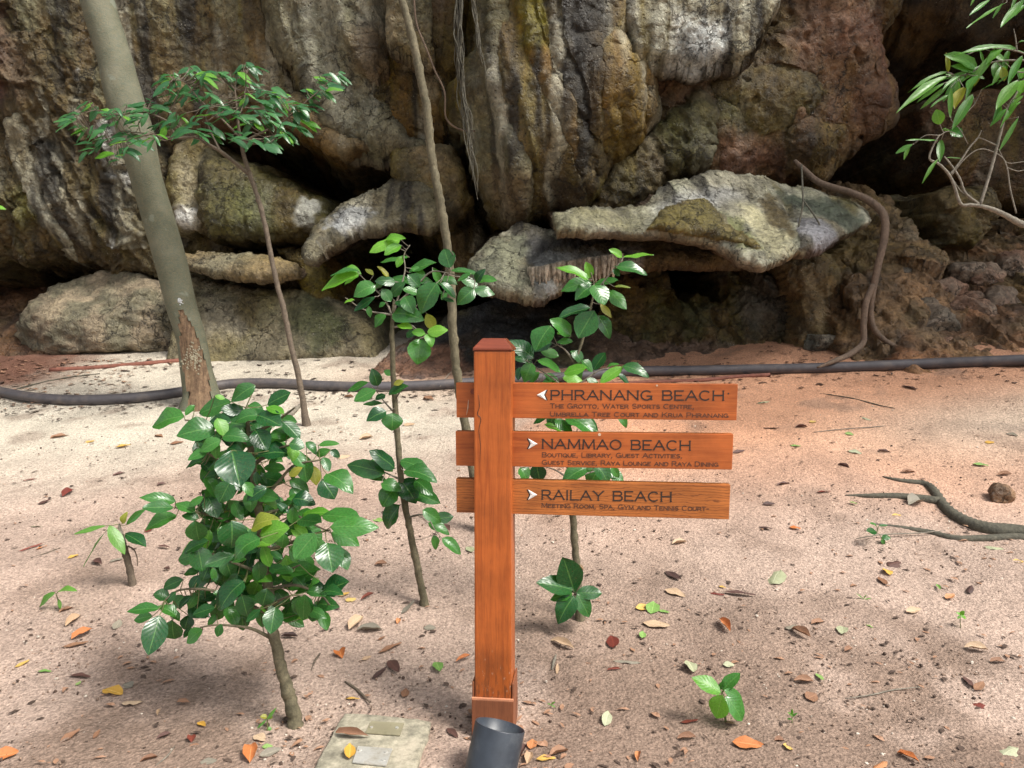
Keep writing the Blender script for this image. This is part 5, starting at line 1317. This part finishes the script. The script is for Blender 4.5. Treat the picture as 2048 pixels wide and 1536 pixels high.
# ------------------------------------------------------------------ slender sapling with a flat umbrella crown
b = G(613, 852)
s4 = Plant('sapling', 'slender bare stemmed sapling with a flat umbrella crown beside the leaning trunk', 'sapling', b, b.y)
s4.branch([(614,856),(606,800),(594,740),(580,680),(568,620),(552,560),(540,500),(530,450),(517,400),(503,358),(496,340)], [.034,.027,.025,.024,.023,.022,.021,.021,.020,.020,.019], 'stem_brown', 'stem', 10, .05)
s4.branch([(498,345),(490,320),(484,295),(478,260),(474,220),(470,180)], [.021,.019,.017,.013,.009,.005], 'stem_brown', 'branch', 8)
s4.branch([(498,348),(470,325),(440,302),(415,288),(390,275),(350,276),(300,268),(240,262)], [.02,.018,.016,.014,.011,.009,.006,.003], 'stem_brown', 'branch', 8)
tips = [(150,232,-.3),(175,252,-.2),(190,212,0),(205,268,-.2),(185,296,-.1),(232,238,.1),(252,214,.2),(262,288,-.2),(240,310,-.1),(282,228,0),(300,272,-.3),(300,212,.1),(340,212,.2),(362,232,-.1),(350,152,.1),(380,142,.2),(332,172,0),(402,165,.1),(420,190,-.2),(362,188,.1),(470,152,.1),(490,130,.2),(510,170,0),(500,192,-.2),(450,202,.2),(430,222,-.3),(470,232,-.3),(402,240,-.1),(380,262,-.3),(520,212,.1),(532,232,-.2),(562,202,.1),(580,215,0),(560,252,-.2),(592,245,.1),(622,182,.2),(640,160,.1),(668,150,0),(650,176,-.2),(602,220,0),(540,282,-.3),(562,270,-.1),(500,270,-.3),(462,270,-.2),(420,262,.2),(500,240,.2),(445,150,.0),(400,145,.0),(530,185,-.2),(330,250,.1),(220,225,-.1),(270,262,.1)]
for bx in ([(482,285),(530,262),(570,240),(610,205),(640,180),(668,152)], [(480,275),(440,235),(400,200),(370,165),(345,160)], [(476,235),(490,190),(492,140)], [(390,275),(340,245),(290,225),(230,230),(190,220)], [(482,290),(520,285),(560,262)], [(300,268),(250,280),(200,285)], [(440,302),(420,260),(410,230)], [(350,276),(340,230),(345,212)]):
    k = rnd.uniform(-.3, .3)
    s4.branch([(x, y, k * i / (len(bx) - 1)) for i, (x, y) in enumerate(bx)], [.011, .008, .005, .003], 'stem_brown', 'branch', 6)
for (x, y, dy) in tips:
    sgn = (x - 440) / 230
    for j in range(rnd.choice((6, 7, 8, 9))):
        a = rnd.uniform(-1.25, 1.25) + (0 if rnd.random() < .5 + .5 * max(-1, min(1, sgn)) else math.pi)
        l = rnd.uniform(22, 38); bx_, by_ = x + rnd.uniform(-14, 14), y + rnd.uniform(-10, 10)
        tx_, ty_ = bx_ + l * math.cos(a), by_ - l * math.sin(a) * .35 + rnd.uniform(2, 20)
        s4.leaf(bx_, by_, tx_, ty_, 'leaf_dark' if rnd.random() < .93 else 'leaf_bright', rnd.uniform(.26, .37), dy=dy + rnd.uniform(-.12, .12), dt=rnd.uniform(-.03, .02), facing=.6, up=.8)
s4.done('stem_brown')

# ------------------------------------------------------------------ tall bare stem (its crown is above the picture)
b = G(962, 1062)
s5 = Plant('tall_sapling', 'tall bare grey stem rising behind the sign past the top of the picture', 'tree', b, b.y)
s5.branch([(962,1068),(957,1010),(947,950),(936,880),(924,815),(914,745),(907,680),(904,610),(901,550),(894,490),(884,425),(876,380),(866,330),(858,270),(854,215),(846,180),(832,110),(818,50),(800,-20),(780,-130),(765,-260)],
          [.034,.031,.029,.028,.027,.026,.026,.027,.026,.025,.026,.025,.026,.025,.024,.025,.024,.023,.022,.02,.018], 'stem', 'stem', 10, .06)
s5.branch([(846,182),(842,170),(838,150)], [.012,.008,.004], 'stem', 'twig', 6)

# ------------------------------------------------------------------ grey branches with long leaves at the right edge
b = G(2240, 800)
s6 = Plant('branching_shrub', 'pale branched shrub with long narrow leaves reaching in from the right edge', 'shrub', b, 5.6)
o_, k_ = (1560, 0), 2.953
def p6(l): return [(o_[0] + x / k_, o_[1] + y / k_) for x, y in l]
gb = proj(b)
s6.branch([gb, (2190, 650), (2130, 520), (2075, 460)] + p6([(1441,1330),(1330,1270),(1250,1235),(1175,1215),(1120,1210),(1065,1200),(1010,1050),(940,970),(882,935),(915,840),(945,795)]), [.045,.04,.034,.026,.022,.019,.017,.014,.013,.012,.010,.009,.007,.006,.004], 'stem_pale', 'trunk', 8, .08)
for pl, r0 in (([(1175,1205),(1095,1140),(1060,1050),(1000,960),(970,925)], .010), ([(1005,1030),(1060,960),(1120,870),(1165,820),(1190,770)], .008), ([(1180,1215),(1240,1020),(1280,870),(1320,720),(1340,640),(1390,560),(1425,480)], .012),
               ([(1280,860),(1180,815),(1150,830)], .005), ([(1395,1260),(1360,1120),(1340,990),(1300,920),(1190,880),(1100,930),(1010,1040)], .006), ([(1000,1030),(1060,1120),(1100,1150)], .006), ([(1480,330),(1390,300),(1310,290),(1220,280),(1100,325)], .006),
               ([(1480,355),(1300,360),(1190,390),(1130,430),(1050,450)], .007), ([(1480,430),(1390,420),(1330,370)], .005), ([(1400,300),(1390,220),(1380,170)], .005), ([(940,800),(860,800),(790,850)], .004), ([(945,800),(990,775),(1040,790)], .004), ([(1290,880),(1340,960),(1440,955)], .004), ([(1340,990),(1400,1010),(1441,1005)], .004), ([(1030,740),(1080,690),(1150,615)], .004), ([(1110,850),(1060,760),(1010,710)], .004), ([(1425,480),(1480,440)], .006)):
    s6.branch(p6(pl), [r0, r0 * .8, r0 * .5], 'stem_pale', 'branch', 6, .08)
LL = 'leaf_long'
A7 = [(1392,290,1090,305,LL,.16),(1170,412,1012,335,LL,.4),(1185,425,1035,392,LL,.35),(992,425,985,330,Ly,.25),(985,425,792,518,LL,.16),(985,450,742,618,LL,.2),(990,510,835,638,LL,.2),(970,490,838,582,LL,.2),(1000,560,900,625,LL,.2),(1065,485,990,440,LL,.5),(1010,515,1006,678,LL,.22),(1140,555,1030,742,LL,.28),(1085,515,1035,625,Ly,.3),
 (1120,430,1195,460,LL,.5),(1165,445,1110,525,LL,.6),(1050,480,1045,570,LL,.5),(1190,530,1310,465,LL,.25),(1310,290,1230,365,LL,.6),(1240,300,1315,350,LL,.6),(1285,365,1270,445,LL,.6),(1310,395,1325,470,Ly,.5),(1405,475,1290,625,LL,.35),(1320,580,1255,725,LL,.2),(1300,600,1302,705,LL,.25),(1435,565,1335,680,LL,.3),(1410,690,1308,868,LL,.2),
 (945,735,925,652,Lb,.6),(1000,765,1075,805,'leaf',.7),(955,770,1000,770,Lb,.5),(930,830,780,822,LL,.15),(950,825,943,950,LL,.35),(785,850,695,900,LL,.5),(765,860,735,935,LL,.35),(932,940,845,1072,LL,.2),(980,930,1066,935,LL,.18),(1410,250,1450,240,LL,.6),(1445,400,1428,455,Lb,.6),(1450,470,1425,540,Lb,.6),(1180,440,1150,500,Ly,.4),(1100,420,1040,470,LL,.4),(1360,440,1290,490,LL,.3),(1390,300,1440,310,LL,.5)]
A7 += [(x_, y_, x_ + rnd.uniform(-130, 20), y_ + rnd.uniform(40, 150), LL, rnd.uniform(.2, .35)) for x_, y_ in ((1120,420),(1090,450),(1150,430),(1200,380),(1250,330),(1060,450),(1330,380),(1400,420),(1430,330),(1350,300),(1270,290),(1180,300),(1430,500),(1390,560),(1340,640),(1420,600))]
for l in cv(A7, 1560, 0, 2.953): s6.leaf(*l, dy=rnd.uniform(-.12, .12), facing=.7, up=.6)
s6.done('stem_pale')
b = W(2120, -60, 4.6)
s7 = Plant('overhanging_branch', 'tip of a leafy branch hanging into the top right corner', 'branch', b, 4.6)
s7.branch([(2160,-90),(2080,-40),(2030,-8),(1985,-12),(1950,-16)], [.016,.01,.007,.004,.003], 'stem_pale', 'branch', 6)
for l in cv([(1235,0,1130,80,LL,.2),(1340,12,1130,145,LL,.14),(1315,15,1258,105,LL,.25),(1445,-10,1318,140,LL,.25),(1160,-30,1130,25,LL,.3),(1460,20,1400,80,LL,.25),(1290,-30,1200,30,LL,.25),(1400,-40,1370,40,LL,.25)], 1560, 0, 2.953): s7.leaf(*l, dy=rnd.uniform(-.05, .05))
s7.done('stem_pale')
# lone leaf tip at the left edge
b = W(-14, 415, 4.0)
s8 = Plant('overhanging_twig', 'green leaf tip poking in at the left edge of the cliff', 'twig', b, 4.0)
s8.branch([(-60,400),(-30,408),(-14,413)], [.006,.004,.003], 'stem', 'twig', 5); s8.leaf(-14, 412, 8, 417, 'leaf_bright', .4, dy=0, dt=0); s8.done()

# ------------------------------------------------------------------ broken stump with a sprout, seedlings
b = G(266, 1172)
st = Plant('broken_stump', 'short snapped sapling stump with a pale split top and a few leaves', 'stump', b, b.y)
st.branch([(268,1178),(262,1150),(252,1110),(246,1085)], [.022,.0185,.018,.017], 'stem_brown', 'stem', 10)
st.branch([(246,1086),(242,1068),(238,1048)], [.017,.013,.004], 'dry_split' if 'dry_split' in M else 'stem_pale', 'split_top', 8)
st.branch([(256,1092),(268,1100),(274,1115),(275,1132)], [.005,.004,.003,.002], 'stem_brown', 'twig', 5)
for l in cv([(330,910,148,958,LL,.28),(330,940,218,1112,LL,.32),(345,910,422,1048,LL,.5),(440,960,548,1022,'leaf',.45),(450,905,545,825,'leaf',.25),(425,900,445,838,Ly,.6)], 100, 740, 2.926): st.leaf(*l, dy=rnd.uniform(-.06, .0))
st.done()
def seedling(label, foot, stem, leaves, ox, oy, sc, r_=.003, name='seedling'):
    fx, fy = ox + foot[0] / sc, oy + foot[1] / sc; b_ = G(fx, fy)
    p = Plant(name, label, 'seedling', b_, b_.y)
    p.branch([(fx, fy + 2)] + [(ox + a / sc, oy + c / sc) for a, c in stem], [r_] * (len(stem)) + [r_ * .6], 'twig_green', 'stem', 6)
    for l in cv(leaves, ox, oy, sc):
        l = list(l) + [None] * 0
        p.leaf(*(l if len(l) > 6 else l + [rnd.uniform(-.02, .02)]))
    p.done(); return p
seedling('bright green five leaved seedling on the sand right of the sign', (800,1240), [(785,1150),(770,1062)], [(765,1062,595,968,'leaf_bright',.5,-.02),(775,1050,872,945,'leaf',.6,-.0),(785,1045,892,1092,'leaf',.45,-.02),(772,1072,742,1200,'leaf_bright',.7,-.05),(792,1085,892,1215,'leaf',.6,-.03),(760,1040,775,990,'leaf',.5,.02)], 1200, 1050, 3.161, .0045)
seedling('small pale seedling left of the broken stump', (380,545), [(370,490),(355,435)], [(348,425,256,508,LL,.5),(370,418,468,408,LL,.45),(372,470,382,530,LL,.5)], 0, 1050, 3.161)
seedling('tiny seedling with a yellow leaf at the foot of the shrub', (1690,1300), [(1690,1260),(1690,1215)], [(1690,1232,1738,1168,LL,.35),(1690,1216,1650,1210,Ly,.6),(1684,1232,1628,1282,LL,.4),(1692,1216,1722,1216,Ly,.6),(1690,1280,1720,1300,LL,.8)], 0, 1050, 3.161)
seedling('tiny sprout right of the bright green seedling', (1215,1255), [(1215,1215)], [(1215,1215,1190,1185,LL,.5),(1215,1210,1245,1190,LL,.5),(1215,1230,1185,1225,LL,.5),(1215,1200,1215,1165,LL,.5)], 1200, 1050, 3.161, .002)
seedling('tiny yellow green sprout on the sand near the right edge', (1540,1305), [(1540,1210)], [(1540,1210,1515,1190,Lb,.6),(1540,1205,1565,1180,Lb,.6),(1542,1215,1578,1225,Lb,.6),(1540,1215,1520,1230,Lb,.5)], 1500, 900, 3.657, .0015)
seedling('dark little plant among the surface roots', (985,690), [(960,640),(930,600)], [(930,560,880,535,'leaf',.4),(930,600,855,590,'leaf',.6),(960,640,1025,640,'leaf',.7),(940,555,1000,550,'leaf',.3),(960,650,985,690,'leaf',.5)], 1500, 900, 3.657, .002)
seedling('thin grassy sprout on the sand below the surface roots', (835,1105), [(830,1090)], [(830,1092,785,1055,LL,.25),(835,1092,885,1085,LL,.25),(832,1090,850,1060,LL,.25)], 1500, 900, 3.657, .0015)
seedling('little sprig on the sand just right of the post foot', (1588,1150), [(1588,1135)], [(1588,1138,1565,1130,LL,.5),(1588,1135,1610,1120,LL,.5),(1588,1138,1610,1150,LL,.5)], 600, 1050, 3.161, .0015)

# ------------------------------------------------------------------ fallen leaves: every one worth pointing at is a thing
DM = {}
def dry_data(mat, k):
    if (mat, k) not in DM:
        pr = [(.10, .2, .08, .45), (-.14, .35, .08, .42), (.05, .55, .10, .5), (.25, -.3, .10, .45), (.16, .4, .12, .4), (-.06, .1, .06, .48)][k]
        me = leaf_mesh('fallen_leaf', *pr, curl=[.1, .4, .8, -.3, .6, .05][k], seed=k + 11); me.materials.append(M[mat]); DM[(mat, k)] = me
    return DM[(mat, k)]
COLN = {'dry_brown': 'brown', 'dry_dark': 'dark brown', 'dry_tan': 'tan', 'dry_yellow': 'yellow', 'dry_orange': 'orange', 'dry_red': 'dark red', 'dry_green': 'green', 'dry_pale': 'pale green', 'dry_grey': 'grey'}
MARK = [((990,1450), 'the post foot'), ((745,1480), 'the stone slab'), ((592,1450), 'the shrub trunk'), ((1440,1420), 'the bright seedling'), ((262,1150), 'the broken stump'), ((850,1205), 'the slim sapling foot'), ((1160,1235), 'the stem behind the sign'),
        ((1860,1020), 'the surface root'), ((405,815), 'the leaning trunk'), ((612,850), 'the umbrella sapling foot'), ((100,1190), 'the pale seedling'), ((2040,1450), 'the bottom right corner'), ((20,1500), 'the bottom left corner'), ((1690,745), 'the grey pipe'), ((1460,1000), 'the sign boards'), ((1910,1215), 'the yellow green sprout')]
y_, o2, b_, d_, t_, r_, g_, p_, e_ = 'dry_yellow', 'dry_orange', 'dry_brown', 'dry_dark', 'dry_tan', 'dry_red', 'dry_green', 'dry_pale', 'dry_grey'
FL = [(232,1388,50,-15,y_,.6),(268,1406,50,5,t_,.5),(408,1455,28,-30,y_,.4),(503,1497,62,82,o2,.42),(524,1482,34,-30,t_,.6),(537,1496,26,5,g_,.5),(150,1242,46,32,t_,.4),(168,1268,56,25,o2,.35),(152,1291,60,10,b_,.3),(238,1248,32,55,e_,.5),(134,1222,34,18,b_,.4),(92,1345,34,0,g_,.35),(45,1330,36,25,y_,.35),(165,1355,52,-5,d_,.3),(158,1369,16,35,g_,.6),
 (14,1512,56,10,o2,.6),(145,1475,58,32,b_,.35),(196,1470,28,50,b_,.3),(384,1475,26,80,r_,.6),(330,1475,36,20,d_,.35),(392,1495,28,10,b_,.3),(300,1521,42,15,b_,.35),(420,1526,42,5,e_,.5),(545,1507,56,18,e_,.35),(583,1275,42,0,d_,.3),(370,1407,32,0,b_,.4),(320,1425,20,60,t_,.35),(147,1115,26,20,y_,.5),(84,1097,28,20,o2,.3),(78,1055,34,0,p_,.5),(260,1375,26,-20,e_,.8),
 (683,1318,30,-75,o2,.75),(785,1297,64,24,b_,.22),(735,1318,26,20,t_,.4),(717,1245,50,38,t_,.4),(745,1261,62,0,e_,.3),(762,1348,46,35,d_,.25),(795,1345,56,-50,d_,.35),(880,1345,40,-65,g_,.5),(930,1318,40,22,o2,.22),(708,1400,36,0,y_,.25),(712,1487,82,-6,b_,.22),(701,1513,46,85,y_,.45),(1066,1486,32,75,o2,.6),(1096,1520,48,5,y_,.4),(1122,1508,48,15,b_,.45),(1060,1512,40,70,t_,.4),(1050,1500,50,60,d_,.3),
 (1130,1295,62,-24,t_,.28),(1228,1300,54,-78,r_,.45),(910,1475,44,-45,d_,.3),(862,1258,30,-5,e_,.6),(765,1130,32,5,b_,.4),(820,1215,52,42,e_,.25),(690,1190,30,15,y_,.35),(704,1200,28,5,y_,.55),(738,1194,36,25,r_,.2),(945,1105,30,-40,p_,.5),(895,1062,26,-30,d_,.6),(812,1385,26,70,b_,.6),(765,1278,22,25,b_,.4),(798,1242,18,60,o2,.5),(1115,1335,32,85,t_,.2),
 (1281,1219,34,185,y_,.7),(1308,1210,42,75,g_,.6),(1330,1226,30,-15,g_,.4),(1318,1252,68,-8,t_,.5),(1286,1268,22,80,g_,.6),(1355,1191,54,-22,t_,.42),(1350,1156,46,-32,d_,.35),(1362,1087,36,8,t_,.4),(1455,1262,54,-55,o2,.3),(1262,1326,72,-4,e_,.18),(1233,1341,38,5,r_,.15),(1560,1142,62,62,p_,.6),(1606,1272,54,-28,b_,.4),(1585,1254,30,20,e_,.6),(1640,1247,36,8,b_,.35),(1685,1273,36,-85,p_,.6),(1740,1256,22,-28,g_,.35),
 (1485,1190,80,-6,d_,.18),(1438,1190,38,-8,r_,.25),(1446,1177,18,-15,y_,.4),(1778,1150,26,-50,y_,.7),(1795,1128,40,15,d_,.6),(1770,1170,38,-50,b_,.4),(1386,1345,46,-62,p_,.5),(1460,1332,28,0,p_,.6),(1612,1365,48,-5,b_,.4),(1642,1360,30,-48,g_,.35),(1626,1395,28,20,b_,.9),(1382,1445,46,8,r_,.3),(1378,1478,48,4,b_,.35),(1500,1492,72,-8,o2,.5),(1515,1490,40,-18,o2,.3),(1561,1484,26,0,b_,.6),(1579,1502,28,-60,y_,.7),(1278,1510,32,80,o2,.35),(1216,1432,48,75,p_,.4),
 (1830,1223,36,10,t_,.4),(1768,1530,48,32,o2,.35),(1820,1520,56,-25,o2,.35),(1592,1058,28,-5,o2,.6),(1534,1058,32,-10,d_,.5),(1708,1008,22,-20,g_,.4),(1795,1033,22,0,y_,.5),(1836,1006,40,15,e_,.7),(2038,1126,26,0,y_,.6),(1990,1098,44,-8,p_,.3),(1962,932,34,-8,g_,.35),(2012,950,36,5,b_,.25),(1905,1194,28,25,o2,.5),(1944,1172,34,68,d_,.35),(1880,1182,26,-60,g_,.25),(1955,1300,54,-8,t_,.4),(1965,1370,40,40,b_,.4),(1940,1372,42,-55,d_,.35),
 (1960,1412,30,10,r_,.8),(1700,1300,24,20,b_,.4),(2030,1500,60,30,p_,.5),(2000,1325,40,0,b_,.35),
 (247,894,34,8,y_,.5),(178,885,26,10,y_,.6),(735,877,34,10,t_,.5),(205,768,22,5,d_,.6),(145,795,26,5,t_,.5),(355,887,32,10,b_,.35),(430,712,20,15,o2,.5),(650,768,26,5,y_,.5),(1980,886,22,0,y_,.6),(1592,893,26,-5,g_,.5),(1712,907,34,-15,p_,.5),(1700,870,22,-15,g_,.5),(1627,845,16,10,y_,.7),(1735,840,26,-20,p_,.4),(2025,872,26,-15,e_,.6),(1545,857,38,0,d_,.3),(1605,855,28,0,d_,.4),(1825,778,40,-20,d_,.35),(1820,945,34,0,b_,.3),
 (65,1095,60,18,r_,.1),(90,1005,30,20,d_,.4),(140,985,36,30,r_,.4),(185,955,22,0,b_,.3),(120,875,40,10,b_,.3),(60,960,28,10,r_,.3),(325,970,22,10,d_,.4),(240,950,30,15,d_,.3),(1160,1140,30,-30,t_,.3),(1240,1010,26,10,d_,.3),(1540,1010,30,0,d_,.4),(1650,985,36,5,r_,.25),(1570,970,32,10,d_,.3),(1690,935,30,-20,d_,.3),(1480,905,30,10,d_,.3),(1770,905,30,-5,d_,.3),(1530,805,34,8,p_,.25),(690,915,32,10,t_,.5),(655,905,22,-40,t_,.6),(760,1045,28,-20,g_,.5),(715,1060,34,15,p_,.5),
 (300,1060,24,30,r_,.5),(330,1095,30,-5,d_,.25),(335,1140,16,0,d_,.7),(200,1130,30,-25,d_,.4),(235,1120,34,15,e_,.3),(320,875,20,-5,b_,.5),(445,840,18,10,d_,.4),(560,790,20,5,b_,.4),(700,795,24,0,b_,.4),(860,800,28,-5,b_,.5),(820,850,30,5,t_,.5)]
cnt = {}; todo = []
for (px, py, ln, ang, mat, ratio) in FL:
    p = G(px, py)
    mk = min(MARK, key=lambda m: (m[0][0] - px) ** 2 + (m[0][1] - py) ** 2)
    dx, dy = px - mk[0][0], py - mk[0][1]
    dirn = ('right of' if dx > 0 else 'left of') if abs(dx) > abs(dy) * 1.2 else ('in front of' if dy > 0 else 'behind')
    size = 'large' if ln * p.y > 165 else ('small' if ln * p.y < 95 else 'fallen')
    shape = 'narrow ' if ratio < .3 else ('broad ' if ratio > .58 else '')
    todo.append([p, ln, ang, mat, ratio, f"{size} {shape}{COLN[mat]} leaf {dirn} {mk[1]}", px, py, (dx * dx + dy * dy) ** .5])
by = {}
for t in todo: by.setdefault(t[5], []).append(t)
for lb, ts in by.items():
    if len(ts) > 1:
        ts.sort(key=lambda t: t[8])
        for t, w_ in zip(ts, ['the nearest to it', 'the second nearest to it', 'the third nearest to it', 'the fourth nearest to it', 'the fifth nearest to it']): t[5] = f"{lb}, {w_}"
for (p, ln, ang, mat, ratio, lb, px, py, _) in todo:
    k = rnd.choice([0, 1, 2, 4, 4, 2, 5, 3]) if mat not in ('dry_yellow', 'dry_green', 'dry_pale') else rnd.choice([0, 5, 0, 3, 1])
    a = R(ang); q = G(px + ln / 2 * math.cos(a), py - ln / 2 * math.sin(a) * (.9 if abs(math.sin(a)) < .5 else 1)); s0 = G(px - ln / 2 * math.cos(a), py + ln / 2 * math.sin(a))
    # steep strokes on a foreshortened ground would be far too long: the leaf stands up a little instead
    d = q - s0; L_ = min(max(d.length, ln * p.y / F), ln * p.y / F * 1.25) * .82
    d.z += abs(math.sin(a)) * .16 * L_
    x = d.normalized(); n_ = Vector((rnd.uniform(-.3, .3), rnd.uniform(-.5, .1), 1)); n_ = (n_ - x * n_.dot(x)).normalized(); yv = n_.cross(x)
    Mx = Matrix(((x.x, yv.x, n_.x), (x.y, yv.y, n_.y), (x.z, yv.z, n_.z))).to_4x4()
    o = bpy.data.objects.new('fallen_leaf', dry_data(mat, k)); C.objects.link(o)
    on = .034 if (622 < px < 862 and py > 1424) else .006
    o.matrix_basis = Matrix.Translation(Vector((s0.x, s0.y, s0.z + on))) @ Mx @ Matrix.Diagonal((L_, L_ * ratio * 1.1, L_ * (.15 + .5 * ratio), 1))
    tag(o, lb, 'leaf', 'leaves fallen on the sandy ground')

# sticks
def stick(label, pxs, r0, mat='stem_brown', lift=.006, name='stick'):
    mb = MB(); P = ground_path(pxs, lift, 4); mb.tube(P, lerp_list([r0 * .6, r0, r0, r0 * .5], len(P)), 6, wob=.15)
    return tag(mb.build(name, M[mat], None), label, 'stick')
stick('brown stick lying left of the stone slab corner', [(690,1366),(715,1383),(740,1408)], .006)
stick('pale bent stick lying on the sand behind the bright seedling', [(1690,1400),(1745,1392),(1790,1382),(1850,1376)], .003, 'stem_pale')
stick('thin pale twig lying over the surface roots', [(1712,1084),(1760,1076),(1830,1073),(1890,1068)], .004, 'stem_pale', .02)
stick('long thin dark twig on the orange sand right of the sign', [(1640,788),(1700,797),(1760,812),(1790,818)], .005, 'root')
stick('curved pale twig on the sand right of the top board', [(1628,866),(1680,860),(1750,855),(1770,853)], .004, 'stem_pale')
stick('dark red stick left of the broken stump', [(62,1118),(95,1108),(120,1098)], .006, 'stem_brown')
stick('pale twig at the bottom edge left of the shrub trunk', [(312,1534),(335,1515),(350,1495)], .003, 'stem_pale')
stick('thin twig on the pale sand left of the leaning trunk', [(0,790),(60,772),(130,757),(200,748)], .008, 'root')
stick('broken branch stub on the sand by the umbrella sapling foot', [(560,842),(580,832),(600,815)], .03, 'stem_pale', .02)
stick('rolled brown strip on the sand left of the slim sapling', [(640,1310),(630,1325),(622,1345)], .006, 'stem_brown')
stick('thin pale root arching in front of the grey pipe by the sign', [(880,785),(893,765),(905,752)], .004, 'stem_pale', .06)
stick('short upright bark chip right of the post', [(1104,1342),(1108,1325),(1112,1312)], .007, 'stem_pale', .006)

# ------------------------------------------------------------------ uncountable litter and crumbs
def scatter_flat(name, n, sampler, smin, smax, mat, label, seed):
    rs_ = np.random.RandomState(seed); V = []; Fq = []
    for i in range(n):
        x, y = sampler(rs_); z = gzf(x, y) + .006; s = rs_.uniform(smin, smax); a = rs_.uniform(0, 6.28); w = s * rs_.uniform(.18, .55)
        ca_, sa_ = math.cos(a), math.sin(a); h = s * rs_.uniform(.05, .35)
        pts = [(-s, 0, 0), (-s * .3, w, h * .6), (s * .4, w * .8, h), (s, 0, h * .2), (s * .4, -w * .8, h * .5), (-s * .3, -w, h)]
        b0 = len(V)
        V += [(x + p[0] * ca_ - p[1] * sa_, y + p[0] * sa_ + p[1] * ca_, z + p[2]) for p in pts] 
        Fq += [(b0, b0 + 1, b0 + 5), (b0 + 1, b0 + 2, b0 + 4), (b0 + 1, b0 + 4, b0 + 5), (b0 + 2, b0 + 3, b0 + 4)]
    o = link(name, mesh_np(name, np.array(V), np.array(Fq), False), mat); return tag(o, label, 'litter', kind='stuff')
def s_front(rs_):
    while True:
        y = 2.5 + 5.8 * rs_.rand() ** 1.1; x = rs_.uniform(-1, 1) * (.72 * y + .2)
        if rs_.rand() < .35 + .8 * max(0, float(pn(np.array([x * .9]), np.array([y * .9]), np.array([5.5]))[0])): return x, y
_pl = [tuple(p[:2]) for p in pts] if False else None
PIPE = [(p.x, p.y) for p in ground_path(pp, 0, 3)]
def s_pipe(rs_):
    p = PIPE[rs_.randint(len(PIPE))]; return p[0] + rs_.normal() * .25, p[1] - abs(rs_.normal()) * .22 + rs_.normal() * .12
def s_foot(rs_):
    if rs_.rand() < .5: x = rs_.uniform(-6.5, -1); return x, 8.9 + rs_.normal() * .45
    x = rs_.uniform(-1, 6.5); return x, 8.35 - max(0, x - 3.5) * .15 + rs_.normal() * .35
def s_leftbank(rs_): return rs_.uniform(-6.8, -4.0), rs_.uniform(7.4, 9.4)
def s_clump(rs_):
    c = [(-.02, 2.62, .22), (.12, 2.55, .2), (.05, 2.95, .18), (2.35, 4.3, .35), (2.75, 4.45, .3), (-.72, 2.85, .18), (-2.85, 7.1, .5), (-1.75, 6.5, .4), (.9, 3.2, .5), (2.0, 3.3, .5), (-1.6, 3.0, .5)][rs_.randint(11)]
    return c[0] + rs_.normal() * c[2], c[1] + rs_.normal() * c[2] * .7
M['bit_brown'] = make_dryleaf('brown_litter_bit', (.20, .10, .06), (.28, .16, .10))
scatter_flat('leaf_litter', 900, s_front, .006, .026, M['bit'], 'small dark leaf scraps scattered over the sand', 3)
scatter_flat('leaf_litter', 420, s_front, .006, .022, M['bit_brown'], 'small brown leaf scraps scattered over the sand', 4)
scatter_flat('leaf_litter', 330, s_clump, .006, .03, M['bit_brown'], 'brown leaf scraps clumped by the post, roots and stems', 8)
scatter_flat('leaf_litter', 700, s_pipe, .012, .05, M['bit'], 'dark leaf scraps gathered along the grey pipe', 5)
scatter_flat('leaf_litter', 500, s_foot, .012, .055, M['bit'], 'dark leaf scraps gathered at the cliff foot', 6)
scatter_flat('leaf_litter', 420, s_leftbank, .02, .06, M['bit_brown'], 'brown leaf scraps on the red bank at the left', 7)

bm = bmesh.new(); bmesh.ops.create_icosphere(bm, subdivisions=1, radius=1.0)
iv = np.array([v.co[:] for v in bm.verts]); jf = np.array([[v.index for v in f.verts] for f in bm.faces]); bm.free()
def crumbs(name, n, ymax, smin, smax, mat, label, seed):
    rs_ = np.random.RandomState(seed)
    y = 2.45 + (ymax - 2.45) * rs_.rand(n) ** 1.5; x = rs_.uniform(-1, 1, n) * (.70 * y + .15)
    keep = rs_.rand(n) < np.clip(.45 + 1.3 * pn(x * 1.1, y * 1.1, 0 * x + 9), .08, 1); x, y = x[keep], y[keep]; n = len(x)
    s = smin + (smax - smin) * rs_.rand(n) ** 2.5; z = gz(x, y) + s * .35
    sc = s[:, None] * rs_.uniform(.6, 1.2, (n, 3)); sc[:, 2] *= .75
    a = rs_.uniform(0, 6.28, n); jit = 1 + .25 * rs_.normal(size=(n, len(iv), 1)) * .6
    v = iv[None] * jit * sc[:, None, :]
    vx = v[..., 0] * np.cos(a)[:, None] - v[..., 1] * np.sin(a)[:, None]; vy = v[..., 0] * np.sin(a)[:, None] + v[..., 1] * np.cos(a)[:, None]
    V = np.stack([vx + x[:, None], vy + y[:, None], v[..., 2] + z[:, None]], -1).reshape(-1, 3)
    Fc = (jf[None] + (np.arange(n) * len(iv))[:, None, None]).reshape(-1, 3)
    return tag(link(name, mesh_np(name, V, Fc, False), mat), label, 'soil', kind='stuff')
crumbs('soil_crumbs', 9000, 5.6, .0022, .0075, M['crumb'], 'small crumbs of earth on the sand', 21)
crumbs('soil_crumbs', 3500, 6.5, .003, .010, M['bit'], 'dark specks of earth on the sand', 22)
crumbs('soil_crumbs', 1500, 7.5, .003, .009, simple('pale_grit', (.55, .48, .40), .9, 0, .2), 'pale grit grains on the sand', 23)
